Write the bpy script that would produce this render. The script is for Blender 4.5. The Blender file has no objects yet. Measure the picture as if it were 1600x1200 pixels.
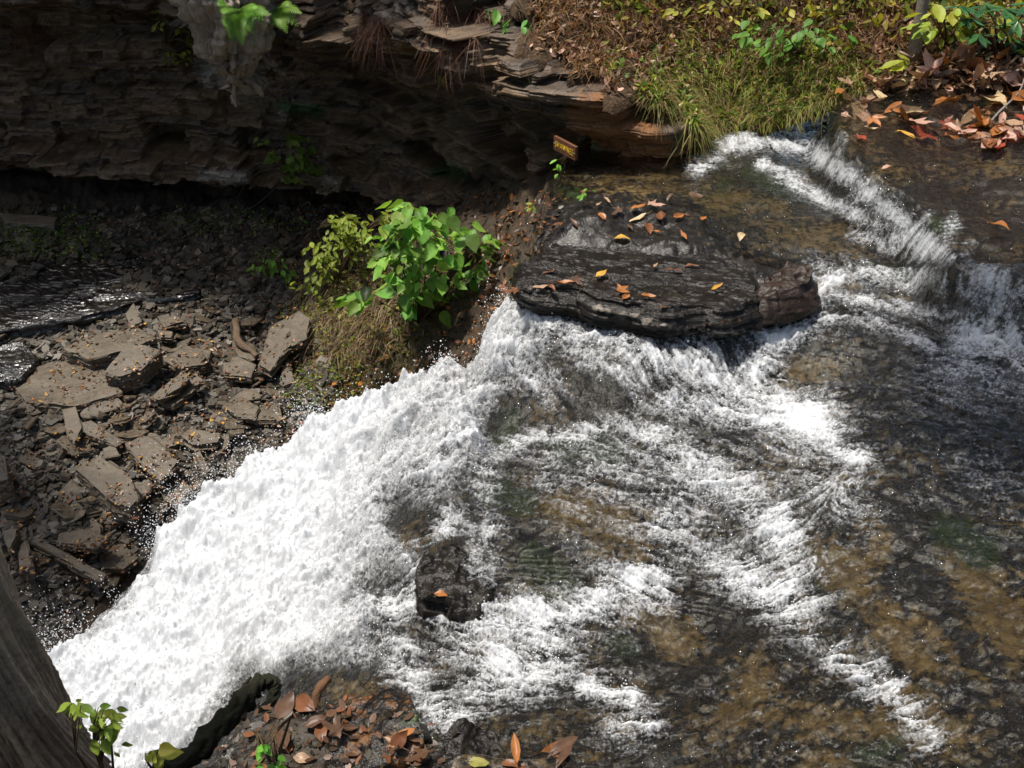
import bpy, math, random
import numpy as np
from mathutils import Vector, Matrix
random.seed(7)
RNG = np.random.default_rng(11)
S = bpy.context.scene
COL = S.collection
# ---------------------------------------------------------------- camera
CAMZ = 2.7; PITCH = math.radians(35.0); F = 1570.0
cam_d = bpy.data.cameras.new('camera'); cam = bpy.data.objects.new('camera', cam_d); COL.objects.link(cam)
cam.location = (0, 0, CAMZ); cam.rotation_euler = (math.pi/2 - PITCH, 0, 0)
cam_d.sensor_width = 36.0; cam_d.lens = 36.0*F/1600.0; cam_d.clip_start = 0.05; cam_d.clip_end = 300
S.camera = cam
# ---------------------------------------------------------------- sky and sun
SUN_DIR = Vector((-0.30, 0.04, 0.93)).normalized()          # towards the sun
elev = math.asin(SUN_DIR.z); azim = math.atan2(SUN_DIR.x, SUN_DIR.y)
W = bpy.data.worlds.new("World"); S.world = W; W.use_nodes = True
nt = W.node_tree; bg = nt.nodes['Background']
sky = nt.nodes.new('ShaderNodeTexSky'); sky.sky_type = 'NISHITA'; sky.sun_disc = False
sky.sun_elevation = elev; sky.sun_rotation = azim; sky.dust_density = 3.0; sky.air_density = 1.0
nt.links.new(sky.outputs[0], bg.inputs[0]); bg.inputs[1].default_value = 0.09
sl = bpy.data.lights.new('sun', 'SUN'); sl.energy = 3.3; sl.angle = math.radians(4); sl.color = (1, .945, .865)
so = bpy.data.objects.new('sun', sl); COL.objects.link(so)
so.rotation_euler = (-SUN_DIR).to_track_quat('-Z', 'Y').to_euler()
S.view_settings.view_transform = 'Standard'; S.view_settings.look = 'None'
S.view_settings.exposure = 0.8; S.view_settings.gamma = 1
S.cycles.max_bounces = 5; S.cycles.diffuse_bounces = 3; S.cycles.glossy_bounces = 2
S.cycles.transmission_bounces = 2; S.cycles.transparent_max_bounces = 6
S.cycles.caustics_reflective = False; S.cycles.caustics_refractive = False
S.cycles.use_denoising = True
# ---------------------------------------------------------------- geometry helpers
CP, SP = math.cos(PITCH), math.sin(PITCH)
def ray(u, v):
    a = (u-800.0)/F; b = (600.0-v)/F
    return a, CP + SP*b, -SP + CP*b
def at(u, v, z):                        # photo pixel on the level z -> world x, y
    dx, dy, dz = ray(u, v); t = (z-CAMZ)/dz
    return dx*t, dy*t
def aty(u, v, y):                       # photo pixel on the vertical plane y -> x, z
    dx, dy, dz = ray(u, v); t = y/dy
    return dx*t, CAMZ + dz*t
def proj(x, y, z):
    zz = z-CAMZ; d = y*CP - zz*SP; d = np.maximum(d, 1e-3)
    return 800 + F*x/d, 600 - F*(y*SP + zz*CP)/d
# numpy gradient noise
_P = np.random.default_rng(3).permutation(4096).astype(np.int32); _P = np.concatenate([_P, _P])
_A = np.random.default_rng(4).uniform(0, 2*np.pi, 4096); _GX = np.cos(_A).astype(np.float32); _GY = np.sin(_A).astype(np.float32)
_HV = np.random.default_rng(5).uniform(0, 1, 4096)
def pn(x, y, seed=0):
    x = np.asarray(x, float); y = np.asarray(y, float)
    xi = np.floor(x); yi = np.floor(y); fx = (x-xi).astype(np.float32); fy = (y-yi).astype(np.float32)
    xi = (xi.astype(np.int64)+seed*131) & 4095; yi = (yi.astype(np.int64)+seed*57) & 4095
    u = fx*fx*fx*(fx*(fx*6-15)+10); v = fy*fy*fy*(fy*(fy*6-15)+10)
    def g(ix, iy, dx, dy):
        h = _P[_P[ix & 4095]+iy & 4095]
        return _GX[h]*dx + _GY[h]*dy
    a = g(xi, yi, fx, fy); b = g(xi+1, yi, fx-1, fy); c = g(xi, yi+1, fx, fy-1); d = g(xi+1, yi+1, fx-1, fy-1)
    return ((a+u*(b-a)) + v*((c+u*(d-c))-(a+u*(b-a))))*1.5
def fbm(x, y, seed=0, o=4, g=.5):
    s = 0; a = 1; n = 0
    for i in range(o):
        s = s + a*pn(x*2**i, y*2**i, seed+i*7); n += a; a *= g
    return s/n
def h2(i, j, seed=0):                   # hash -> 0..1
    i = (np.asarray(i).astype(np.int64)+seed*977) & 4095; j = np.asarray(j).astype(np.int64) & 4095
    return _HV[_P[_P[i]+j & 4095]]
def ss(a, b, x):
    t = np.clip((x-a)/(b-a), 0, 1); return t*t*(3-2*t)
def seg_dist(px, py, pts):              # distance to polyline
    best = np.full(np.shape(px), 1e9)
    for (x0, y0), (x1, y1) in zip(pts[:-1], pts[1:]):
        dx, dy = x1-x0, y1-y0; L = dx*dx+dy*dy+1e-12
        t = np.clip(((px-x0)*dx+(py-y0)*dy)/L, 0, 1)
        best = np.minimum(best, np.hypot(px-x0-t*dx, py-y0-t*dy))
    return best
def inside(px, py, poly):
    r = np.zeros(np.shape(px), bool); n = len(poly)
    for i in range(n):
        x0, y0 = poly[i]; x1, y1 = poly[(i+1) % n]
        c = ((y0 > py) != (y1 > py)) & (px < (x1-x0)*(py-y0)/((y1-y0) if y1 != y0 else 1e-9)+x0)
        r ^= c
    return r
def sdist(px, py, poly):                # + inside
    d = seg_dist(px, py, list(poly)+[poly[0]])
    return np.where(inside(px, py, poly), d, -d)
def strokes(u, v, L):                   # soft brush marks laid on a surface: (points, width, strength)
    out = np.zeros(np.shape(u))
    for pts, w, s in L:
        if len(pts) == 1: d = np.hypot(u-pts[0][0], v-pts[0][1])
        else: d = seg_dist(u, v, pts)
        out = np.maximum(out, s*np.exp(-(d/w)**2*.7))
    return out
def tps(pts, vals):                     # thin plate spline through control points
    P = np.array(pts, float); n = len(P)
    def U(r2): return np.where(r2 > 1e-12, .5*r2*np.log(r2+1e-12), 0)
    K = U(((P[:, None]-P[None])**2).sum(-1)) + np.eye(n)*.02
    A = np.zeros((n+3, n+3)); A[:n, :n] = K; A[:n, n] = 1; A[:n, n+1:] = P; A[n, :n] = 1; A[n+1:, :n] = P.T
    c = np.linalg.solve(A, np.concatenate([vals, [0, 0, 0]]))
    def f(x, y):
        x = np.asarray(x, float); r = c[n]+c[n+1]*x+c[n+2]*y
        for i in range(n): r = r + c[i]*U((x-P[i, 0])**2+(y-P[i, 1])**2)
        return r
    return f
# ---------------------------------------------------------------- object helpers
def add_mesh(name, V, Fc, mat, parent=None, smooth=True, attrs=None, uvs=None):
    V = np.asarray(V, dtype=np.float32).reshape(-1, 3)
    me = bpy.data.meshes.new(name)
    if isinstance(Fc, np.ndarray):
        k = Fc.shape[1]; n = len(Fc)
        me.vertices.add(len(V)); me.vertices.foreach_set('co', V.ravel())
        me.loops.add(n*k); me.loops.foreach_set('vertex_index', Fc.astype(np.int32).ravel())
        me.polygons.add(n); me.polygons.foreach_set('loop_start', np.arange(0, n*k, k, dtype=np.int32))
        me.polygons.foreach_set('loop_total', np.full(n, k, dtype=np.int32))
    else:
        me.from_pydata([tuple(map(float, p)) for p in V], [], Fc)
    me.update(calc_edges=True)
    me.polygons.foreach_set('use_smooth', np.full(len(me.polygons), bool(smooth)))
    if attrs:
        for k_, a in attrs.items():
            a = np.asarray(a, dtype=np.float32)
            if a.ndim == 2:
                at_ = me.attributes.new(k_, 'FLOAT_COLOR', 'POINT')
                if a.shape[1] == 3: a = np.concatenate([a, np.ones((len(a), 1), np.float32)], 1)
                at_.data.foreach_set('color', a.ravel())
            else:
                at_ = me.attributes.new(k_, 'FLOAT', 'POINT'); at_.data.foreach_set('value', a.ravel())
    if mat: me.materials.append(mat)
    o = bpy.data.objects.new(name, me); COL.objects.link(o)
    if parent: o.parent = parent
    return o
def tag(o, label=None, cat=None, group=None, kind=None):
    if label: o['label'] = label
    if cat: o['category'] = cat
    if group: o['group'] = group
    if kind: o['kind'] = kind
    return o
def empty(name, loc, label, cat, group=None, rz=0):
    o = bpy.data.objects.new(name, None); COL.objects.link(o); o.location = loc; o.rotation_euler = (0, 0, rz); o.empty_display_size = .05
    return tag(o, label, cat, group)
def grid_faces(nr, nc, wrap=False):
    i = np.arange(nr-1)[:, None]*nc; j = np.arange(nc if wrap else nc-1)[None]
    j2 = (j+1) % nc
    return np.stack([i+j, i+j2, i+nc+j2, i+nc+j], -1).reshape(-1, 4)
class MB:                               # collects pieces into one mesh with a colour per vertex
    def __init__(s): s.V = []; s.F = []; s.C = []; s.n = 0
    def add(s, V, Fc, c=(1, 1, 1)):
        V = np.asarray(V, float); s.V.append(V); s.F += [tuple(int(q)+s.n for q in f) for f in Fc]
        c = np.asarray(c, float); s.C.append(np.broadcast_to(c, (len(V), 3)) if c.ndim == 1 else c); s.n += len(V)
    def tube(s, pts, rad, n=8, c=(1, 1, 1), rough=0, seed=0, cap=True):
        pts = [Vector(p) for p in pts]; V = []; Fc = []
        if not hasattr(rad, '__len__'): rad = [rad]*len(pts)
        up = Vector((0, 0, 1)); t0 = (pts[1]-pts[0]).normalized()
        if abs(t0.z) > .9: up = Vector((1, 0, 0))
        for i, p in enumerate(pts):
            t = (pts[min(i+1, len(pts)-1)]-pts[max(i-1, 0)]).normalized()
            a = t.cross(up).normalized(); b = t.cross(a).normalized()
            for k in range(n):
                an = 2*math.pi*k/n; r = rad[i]
                if rough: r *= 1+rough*float(pn(math.cos(an)*1.6+seed*3.1, math.sin(an)*1.6+i*.35+seed))
                V.append(p+a*math.cos(an)*r+b*math.sin(an)*r)
        for i in range(len(pts)-1):
            for k in range(n):
                Fc.append((i*n+k, i*n+(k+1) % n, (i+1)*n+(k+1) % n, (i+1)*n+k))
        if cap: Fc.append(tuple(range(n))[::-1]); Fc.append(tuple((len(pts)-1)*n+k for k in range(n)))
        s.add(np.array([tuple(q) for q in V]), Fc, c)
    def build(s, name, mat, parent=None, smooth=True):
        return add_mesh(name, np.concatenate(s.V), s.F, mat, parent, smooth, {'col': np.concatenate(s.C)})
# ---------------------------------------------------------------- materials
class NT:
    def __init__(s, name):
        s.m = bpy.data.materials.new(name); s.m.use_nodes = True; s.t = s.m.node_tree; s.t.nodes.clear()
        s.out = s.n('ShaderNodeOutputMaterial')
    def n(s, ty, **kw):
        o = s.t.nodes.new(ty)
        for k, v in kw.items(): setattr(o, k, v)
        return o
    def set(s, sock, v):
        if isinstance(v, bpy.types.NodeSocket): s.t.links.new(v, sock)
        elif isinstance(v, (int, float)):
            sock.default_value = v if sock.type in ('VALUE', 'INT') else ((v, v, v, 1) if sock.type == 'RGBA' else (v, v, v))
        else: sock.default_value = (*v, 1) if sock.type == 'RGBA' and len(v) == 3 else v
    def attr(s, name, fac=True):
        a = s.n('ShaderNodeAttribute'); a.attribute_name = name; return a.outputs['Fac'] if fac else a.outputs['Color']
    def pos(s): return s.n('ShaderNodeNewGeometry').outputs['Position']
    def obj(s): return s.n('ShaderNodeTexCoord').outputs['Object']
    def mapping(s, vec, sc=(1, 1, 1), rot=(0, 0, 0)):
        m = s.n('ShaderNodeMapping'); s.set(m.inputs['Vector'], vec); m.inputs['Scale'].default_value = sc; m.inputs['Rotation'].default_value = rot; return m.outputs[0]
    def noise(s, vec, sc, det=4, rough=.55, dist=0, color=False):
        n_ = s.n('ShaderNodeTexNoise'); s.set(n_.inputs['Vector'], vec); n_.inputs['Scale'].default_value = sc
        n_.inputs['Detail'].default_value = det; n_.inputs['Roughness'].default_value = rough; n_.inputs['Distortion'].default_value = dist
        return n_.outputs['Color'] if color else n_.outputs['Fac']
    def vor(s, vec, sc, out='Distance', feat='F1', rnd=1):
        n_ = s.n('ShaderNodeTexVoronoi'); n_.feature = feat; s.set(n_.inputs['Vector'], vec); n_.inputs['Scale'].default_value = sc
        return n_.outputs[out]
    def mr(s, x, a, b, c=0, d=1):
        m = s.n('ShaderNodeMapRange'); s.set(m.inputs[0], x)
        for i, v in zip((1, 2, 3, 4), (a, b, c, d)): s.set(m.inputs[i], v)
        return m.outputs[0]
    def math(s, op, a, b=0):
        m = s.n('ShaderNodeMath'); m.operation = op; s.set(m.inputs[0], a); s.set(m.inputs[1], b); return m.outputs[0]
    def mix(s, f, a, b, mode='MIX'):
        m = s.n('ShaderNodeMix'); m.data_type = 'RGBA'; m.blend_type = mode
        s.set(m.inputs[0], f); s.set(m.inputs[6], a); s.set(m.inputs[7], b); return m.outputs[2]
    def ramp(s, f, stops):
        r = s.n('ShaderNodeValToRGB'); s.set(r.inputs[0], f); e = r.color_ramp.elements
        while len(e) < len(stops): e.new(.5)
        for q, (p, c) in zip(e, stops): q.position = p; q.color = (*c, 1)
        return r.outputs[0]
    def bump(s, h, st, dist=.01, nrm=None):
        b = s.n('ShaderNodeBump'); s.set(b.inputs['Height'], h); b.inputs['Strength'].default_value = st; b.inputs['Distance'].default_value = dist
        if nrm is not None: s.set(b.inputs['Normal'], nrm)
        return b.outputs[0]
    def bsdf(s, col, rough, nrm=None, spec=.5, **kw):
        p = s.n('ShaderNodeBsdfPrincipled'); s.set(p.inputs['Base Color'], col); s.set(p.inputs['Roughness'], rough)
        s.set(p.inputs['Specular IOR Level'], spec)
        if nrm is not None: s.set(p.inputs['Normal'], nrm)
        for k, v in kw.items(): s.set(p.inputs[k], v)
        return p.outputs[0]
    def done(s, sh): s.set(s.out.inputs[0], sh); return s.m
def mat_bed():
    n = NT('wet_stream_bed'); p = n.pos()
    a = n.noise(p, 3.5, 6, .6); b = n.noise(p, 26, 5, .65); c = n.noise(p, 110, 3, .6)
    dark = n.mix(n.mr(b, .35, .65), (.005, .005, .004), (.022, .018, .013))
    och = n.mix(n.mr(b, .3, .7), (.055, .036, .012), (.175, .118, .045))
    moss = n.mix(n.mr(c, .3, .7), (.008, .014, .005), (.030, .048, .012))
    of = n.mr(n.math('ADD', n.attr('ochre'), n.math('ADD', n.mr(b, .3, .7, -.34, .34), n.mr(a, .35, .65, -.28, .2))), .33, .66)
    mf = n.mr(n.math('ADD', n.attr('moss'), n.mr(b, .3, .7, -.3, .3)), .4, .65)
    col = n.mix(of, dark, och); col = n.mix(mf, col, moss)
    col = n.mix(n.mr(c, .3, .75, .0, .5), col, (.02, .016, .012))
    # soil and litter tinted ground
    soil = n.mix(n.mr(b, .35, .65), (.022, .015, .009), (.062, .045, .028))
    soil = n.mix(n.mr(n.vor(p, 60), 0, .5, .5, 0), soil, (.12, .075, .04))
    sf = n.mr(n.math('ADD', n.attr('soil'), n.mr(a, .3, .7, -.2, .2)), .35, .6)
    col = n.mix(sf, col, soil)
    h = n.math('ADD', n.math('MULTIPLY', b, .8), n.math('MULTIPLY', c, .35))
    r = n.mr(sf, 0, 1, .22, .8)
    r = n.math('ADD', r, n.mr(b, .3, .7, -.08, .18))
    return n.done(n.bsdf(col, r, n.bump(h, .6, .012), .35))
def mat_rock(name, c0, c1, c2, rough=(.3, .6), sc=1, strat=14, moss=True, wet=0.0, spec=.45, tone=False):
    n = NT(name); p = n.pos()
    st = n.noise(n.mapping(p, (1.2, 1.2, strat), (.06, .05, 0)), 2.2*sc, 6, .65, .6)
    b = n.noise(p, 16*sc, 6, .65); c = n.noise(p, 90*sc, 3, .6)
    col = n.ramp(n.mr(n.math('ADD', n.math('MULTIPLY', st, .6), n.math('MULTIPLY', b, .5)), .3, .8), [(0, c0), (.5, c1), (1, c2)])
    col = n.mix(n.mr(c, .35, .75, 0, .55), col, tuple(q*.35 for q in c0))
    if tone: col = n.mix(1, col, n.mix(n.attr('tone'), (.34, .33, .31), (1.9, 1.75, 1.5)), 'MULTIPLY')
    if moss:
        mf = n.mr(n.math('ADD', n.attr('moss'), n.mr(b, .3, .7, -.3, .3)), .4, .65)
        col = n.mix(mf, col, n.mix(n.mr(c, .3, .7), (.012, .028, .008), (.04, .075, .018)))
        of = n.mr(n.math('ADD', n.attr('ochre'), n.mr(b, .3, .7, -.3, .3)), .4, .7)
        col = n.mix(of, col, n.mix(n.mr(c, .3, .7), (.11, .045, .014), (.28, .12, .035)))
        lf = n.mr(n.math('ADD', n.attr('pale'), n.mr(b, .3, .7, -.3, .3)), .4, .7)
        col = n.mix(lf, col, n.mix(n.mr(c, .3, .7), (.16, .13, .10), (.36, .31, .25)))
    h = n.math('ADD', n.math('ADD', n.math('MULTIPLY', st, 1.2), n.math('MULTIPLY', b, .7)), n.math('MULTIPLY', c, .25))
    r = n.mr(b, .3, .7, rough[0], rough[1])
    return n.done(n.bsdf(col, r, n.bump(h, .7, .015), spec, **({'Coat Weight': wet, 'Coat Roughness': .18} if wet else {})))
def mat_col(name, rough=.6, trans=0, varsc=30, var=.35, spec=.4, bump=0, vein=False):
    n = NT(name); p = n.pos()
    b = n.noise(p, varsc, 4, .6)
    col = n.mix(1, n.attr('col', False), n.mix(b, (1-var,)*3, (1+var,)*3), 'MULTIPLY')
    nr = n.bump(n.noise(p, varsc*3, 3, .6), bump, .01) if bump else None
    sh = n.bsdf(col, rough, nr, spec)
    if trans:
        t = n.n('ShaderNodeBsdfTranslucent'); n.set(t.inputs[0], n.mix(1, col, (1.15, 1.1, .55), 'MULTIPLY'))
        m = n.n('ShaderNodeMixShader'); m.inputs[0].default_value = trans; n.set(m.inputs[1], sh); n.set(m.inputs[2], t.outputs[0]); sh = m.outputs[0]
    return n.done(sh)
def mat_water():
    n = NT('rushing_water'); p = n.pos(); foam = n.attr('foam'); big = n.attr('big')
    c = n.noise(p, 42, 5, .68); d = n.noise(p, 170, 2, .6); lace = n.noise(p, 62, 4, .62, 1.2)
    # foam cover: lacy where it is thin, closed where it is thick
    br = n.math('MULTIPLY', n.mr(lace, .32, .68, -.5, .5), n.ramp(foam, [(0, (.18,)*3), (.35, (.62,)*3), (.7, (.6,)*3), (1, (.15,)*3)]))
    br2 = n.math('MULTIPLY', n.mr(c, .35, .65, -.5, .5), n.ramp(foam, [(0, (.12,)*3), (.4, (.5,)*3), (.8, (.35,)*3), (1, (.05,)*3)]))
    f = n.mr(n.math('ADD', foam, n.math('ADD', br, br2)), .13, 1.08)
    f = n.math('MULTIPLY', f, n.mr(foam, .2, 1.0, .82, 1.0))
    nr = n.bump(n.math('ADD', c, n.math('MULTIPLY', d, .06)), .85, .022)
    gl = n.n('ShaderNodeBsdfGlossy'); gl.inputs['Roughness'].default_value = .035; n.set(gl.inputs['Normal'], nr); n.set(gl.inputs[0], (1, 1, 1))
    tr = n.n('ShaderNodeBsdfTransparent'); n.set(tr.inputs[0], (.90, .90, .86))
    fr = n.n('ShaderNodeFresnel'); fr.inputs[0].default_value = 1.33; n.set(fr.inputs['Normal'], nr)
    m1 = n.n('ShaderNodeMixShader'); n.set(m1.inputs[0], fr.outputs[0]); n.set(m1.inputs[1], tr.outputs[0]); n.set(m1.inputs[2], gl.outputs[0])
    fn = n.bump(n.math('ADD', n.math('MULTIPLY', lace, .6), n.math('MULTIPLY', d, .3)), .5, .012)
    fb = n.bsdf(n.mix(n.mr(lace, .3, .7), (.68, .71, .74), (.87, .88, .89)), .4, fn, .4)
    tl = n.n('ShaderNodeBsdfTranslucent'); n.set(tl.inputs[0], (.72, .74, .76)); n.set(tl.inputs['Normal'], fn)
    m0 = n.n('ShaderNodeMixShader'); m0.inputs[0].default_value = .3; n.set(m0.inputs[1], fb); n.set(m0.inputs[2], tl.outputs[0])
    m2 = n.n('ShaderNodeMixShader'); n.set(m2.inputs[0], f); n.set(m2.inputs[1], m1.outputs[0]); n.set(m2.inputs[2], m0.outputs[0])
    return n.done(m2.outputs[0])
M = {}
M['bed'] = mat_bed()
M['cliff'] = mat_rock('layered_shale', (.014, .009, .005), (.092, .060, .034), (.25, .175, .11), (.42, .75), 1, 14, True, 0, .45, True)
M['wetrock'] = mat_rock('wet_dark_rock', (.004, .0035, .003), (.014, .011, .008), (.048, .039, .026), (.10, .34), 1.4, 18, True, .0, .3)
M['slab'] = mat_rock('grey_shale_slab', (.036, .027, .016), (.112, .086, .055), (.20, .162, .11), (.4, .65), 1.5, 10, False)
M['water'] = mat_water()
M['leaf'] = mat_col('fallen_leaf_skin', .45, .12, 60, .4, .4)
M['green'] = mat_col('living_leaf_skin', .5, .45, 25, .4, .35)
M['grass'] = mat_col('grass_blade', .5, .35, 12, .4, .3)
M['wood'] = mat_col('bark', .8, 0, 40, .6, .3, .8)
M['boulder'] = mat_rock('brown_boulder_stone', (.010, .006, .004), (.028, .015, .008), (.06, .034, .018), (.25, .5), 1.6, 4, True)
# ================================================================ TERRAIN
_H = [(920,290,0),(1100,290,0),(1200,240,.05),(1300,270,.05),(1400,400,-.03),(1480,430,-.05),(1600,480,-.05),(1000,400,0),(850,380,0),
 (1180,400,0),(1300,470,-.1),(1450,550,-.12),(1600,600,-.1),(1250,560,-.25),(1350,700,-.22),(1600,800,-.15),(1600,1000,-.12),(1450,900,-.2),
 (1300,1000,-.3),(1600,1200,-.15),(1200,700,-.35),(1150,600,-.36),(1000,570,-.38),(900,545,-.40),(780,520,-.5),(1050,750,-.42),(1150,850,-.42),
 (950,700,-.48),(850,650,-.52),(760,620,-.6),(760,750,-.6),(850,800,-.5),(950,880,-.5),(1000,960,-.55),(1150,1000,-.5),(1200,1150,-.4),
 (1000,1150,-.5),(850,1000,-.65),(750,1050,-.7),(700,980,-.75),(650,1100,-.75),(700,870,-.6),(620,830,-.8),(640,700,-.85),(680,590,-.75),
 (560,660,-1.0),(600,950,-.95),(550,800,-1.1),(500,1000,-1.2),(480,1050,-1.15),(430,850,-1.45),(400,740,-1.45),(380,950,-1.6),(330,1050,-1.75),
 (260,860,-1.95),(250,1000,-2.05),(150,1100,-2.25),(90,1050,-2.35),(300,1150,-1.9),(1900,600,0),(1900,1000,0),(1225,500,-.13),(1000,480,-.0),(1130,470,0),(1170,515,-.25),(880,480,-.1)]
_L = [(0,430,-1.7),(200,430,-1.75),(350,400,-1.6),(0,330,-1.6),(300,320,-1.6),(600,320,-1.45),(150,560,-1.85),(300,600,-1.95),(450,560,-1.9),
 (550,500,-1.6),(600,430,-1.35),(700,450,-1.1),(740,380,-.75),(800,330,-.5),(880,300,-.15),(640,600,-1.7),(500,650,-2.0),(0,700,-2.1),
 (200,720,-2.15),(350,740,-2.2),(100,850,-2.35),(250,850,-2.5),(60,950,-2.6),(180,950,-2.7),(100,1050,-2.7),(0,1100,-2.6),(-200,700,-2.1),
 (-300,400,-1.6),(-300,1100,-2.6),(700,560,-1.3)]
fH = tps([at(*p) for p in _H], [p[2] for p in _H])
fL = tps([at(*p) for p in _L], [p[2] for p in _L])
HIGH = [at(*p) for p in [(885,285,-.05),(850,355,0),(775,420,0),(748,500,-.15),(690,575,-.65),(645,605,-.8),(560,655,-1.0),(400,740,-1.45),(260,860,-1.95),(90,1050,-2.35)]]
HIGH = HIGH + [(-4.2, 3.2), (-6, -3), (9, -3), (9, 14), (.7, 14), (.5, 8)]
UP = [at(u, v, .32) for u, v in [(1300,195),(1325,255),(1365,283),(1425,310),(1465,345),(1492,385),(1535,410),(1600,428),(1700,450),(2200,500),(2200,60),(1500,60)]]
NB = [at(u, v, -.2) for u, v in [(100,1230),(220,1195),(320,1150),(375,1085),(430,1085),(500,1090),(590,1075),(640,1110),(675,1175),(760,1180),(900,1195),(920,1260)]] + [(.3, .6), (-2.6, .6)]
SLAB = [(830,448),(850,425),(900,415),(1000,420),(1100,425),(1165,445),(1178,480),(1172,520),(1130,535),(1060,528),(985,518),(905,490)]
BENCH = [at(u, v, 0) for u, v in [(750,520),(765,430),(850,345),(905,300),(1000,305),(1085,335),(1180,405),(1250,440),(1170,520),(1000,520)]]
def terr(z, t, k=.75):
    q = z/t; f = q-np.floor(q); return z*(1-k) + (np.floor(q)+ss(.45, 1, f))*t*k
def ground(x, y, detail=True):
    x = np.asarray(x, float); y = np.asarray(y, float)
    H = fH(x, y); L = np.clip(fL(x, y), -3.2, .2)
    H = np.clip(H, -3.0, .25)
    n1 = fbm(x*1.7, y*1.7, 1, 4)
    sd = sdist(x, y, HIGH) + n1*.10
    su = sdist(x, y, UP) + fbm(x*4, y*4, 9, 3)*.05
    w = ss(-.16, 0.0, sd)
    Hs = H + .32*ss(-.07, .03, su)
    nb = sdist(x, y, NB) + n1*.05
    B = -.22 + .16*np.clip(x+.6, -2, 2) - .05*(y-2.4)
    Hs = np.where(B > Hs, Hs+(B-Hs)*ss(-.10, .05, nb), Hs)
    if detail:
        n2 = fbm(x*5, y*5, 21, 4); n3 = fbm(x*19, y*19, 31, 3)
        an = fbm(x*1.3+y*.8, y*6-x*2.5, 25, 4)
        Hs = Hs + n1*.06 + n2*.018 + an*.035
        dip = .16*y + .05*x + .10*fbm(x*1.1, y*2.2, 27, 3)
        wb = ss(-.15, .1, sdist(x, y, BENCH))
        d2 = .05*x+.30*y+.10*fbm(x*1.4, y*2.5, 28, 3)
        Hs = (terr(Hs + dip, .036, .6) - dip)*(1-wb) + wb*(terr(Hs+d2, .020, .9)-d2) + n3*.003
        Lr = L + n1*.12 + n2*.06
        Lr = terr(Lr+.03*x, .09, .5) - .03*x + n3*.025
        return Lr+(Hs-Lr)*w, w, su, nb, sd
    return L+(Hs-L)*w, w, su, nb, sd
def gz(x, y): return float(ground(np.array([x]), np.array([y]))[0][0])
def fan(na, ne, amax=43, e0=13.0, e1=62.0):
    a = np.concatenate([np.linspace(-80, -amax, 24)[:-1], np.linspace(-amax, amax, na), np.linspace(amax, 80, 24)[1:]])
    e = np.concatenate([[89, 85, 80, 75, 70, 66], np.linspace(e1, e0, ne)])
    r = CAMZ/np.tan(np.radians(e))
    A, R = np.meshgrid(np.radians(a), r); return R*np.sin(A), R*np.cos(A), A, R
OCHRE = [([(1270,850),(1330,900),(1400,980)], 38, .8), ([(1400,1000),(1480,1060)], 22, .8), ([(1430,960),(1500,1040),(1560,1090)], 16, .7), ([(1500,860),(1540,930),(1600,990)], 45, .75),
 ([(1360,810),(1380,860)], 26, .6), ([(820,780),(900,800),(980,820)], 45, .7), ([(930,870),(1000,860)], 30, .5), ([(1000,960),(1060,1000)], 38, .85), ([(1190,1060),(1150,1120),(1300,1120),(1500,1170)], 42, .65),
 ([(1390,1090),(1450,1110)], 30, .8), ([(1080,300),(1200,330),(1350,390)], 32, .62), ([(950,280),(1060,290),(1150,320)], 22, .62), ([(1430,290),(1600,350)], 34, .42), 
 ([(1240,570),(1290,590)], 34, .6), ([(850,1130),(980,1130)], 34, .5), ([(560,1090),(600,1160)], 50, .75), ([(1290,440),(1330,450)], 20, .9), ([(1240,900),(1260,980)], 20, .5), ([(1180,920)], 25, .5),
 ([(640,840),(690,840)], 28, .5), ([(880,280),(1000,300)], 18, .5), ([(680,1050)], 30, .5), ([(1000,240),(1040,262)], 22, .9)]
MOSS = [([(800,650),(780,700)], 24, .7), ([(880,700),(960,710)], 26, .8), ([(780,765),(820,780)], 26, .9), ([(830,870),(880,910)], 30, .8), ([(1480,830),(1540,860)], 34, .8), ([(1350,425),(1460,435)], 14, 1.0),
 ([(1170,270),(1240,300)], 18, .7), ([(960,1000),(980,1020)], 24, .7), ([(1250,830),(1280,940)], 22, .45), ([(1400,640),(1500,700)], 50, .35), ([(1130,290)], 20, .6), ([(850,300),(905,300)], 14, .7), ([(1350,1180),(1400,1170)], 30, .6)]
X, Y, A_, R_ = fan(760, 620)
sh = X.shape; x = X.ravel(); y = Y.ravel()
Z, w, su, nb, sd = ground(x, y)
u, v = proj(x, y, np.where(w > .5, fH(x, y), Z))
ochre = np.maximum(strokes(u, v, OCHRE), .27*((v > 430) | (u > 1090))*(1+.8*fbm(x*1.3+y, y*2.2-x*1.5, 141, 3)))*w; moss = strokes(u, v, MOSS)*w
soil = np.clip(1-w*1.4, 0, 1)
soil = np.maximum(soil, ss(-.02, .12, nb)*.45)
soil = soil*(1-.85*np.exp(-((np.hypot((u-140)/300, (v-450)/90))**2)*.8))           # the wet shelf under the cliff is bare rock
add_mesh('ground', np.stack([x, y, Z], 1), grid_faces(*sh), M['bed'], attrs={'ochre': ochre, 'moss': moss, 'soil': soil})['kind'] = 'structure'
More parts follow.
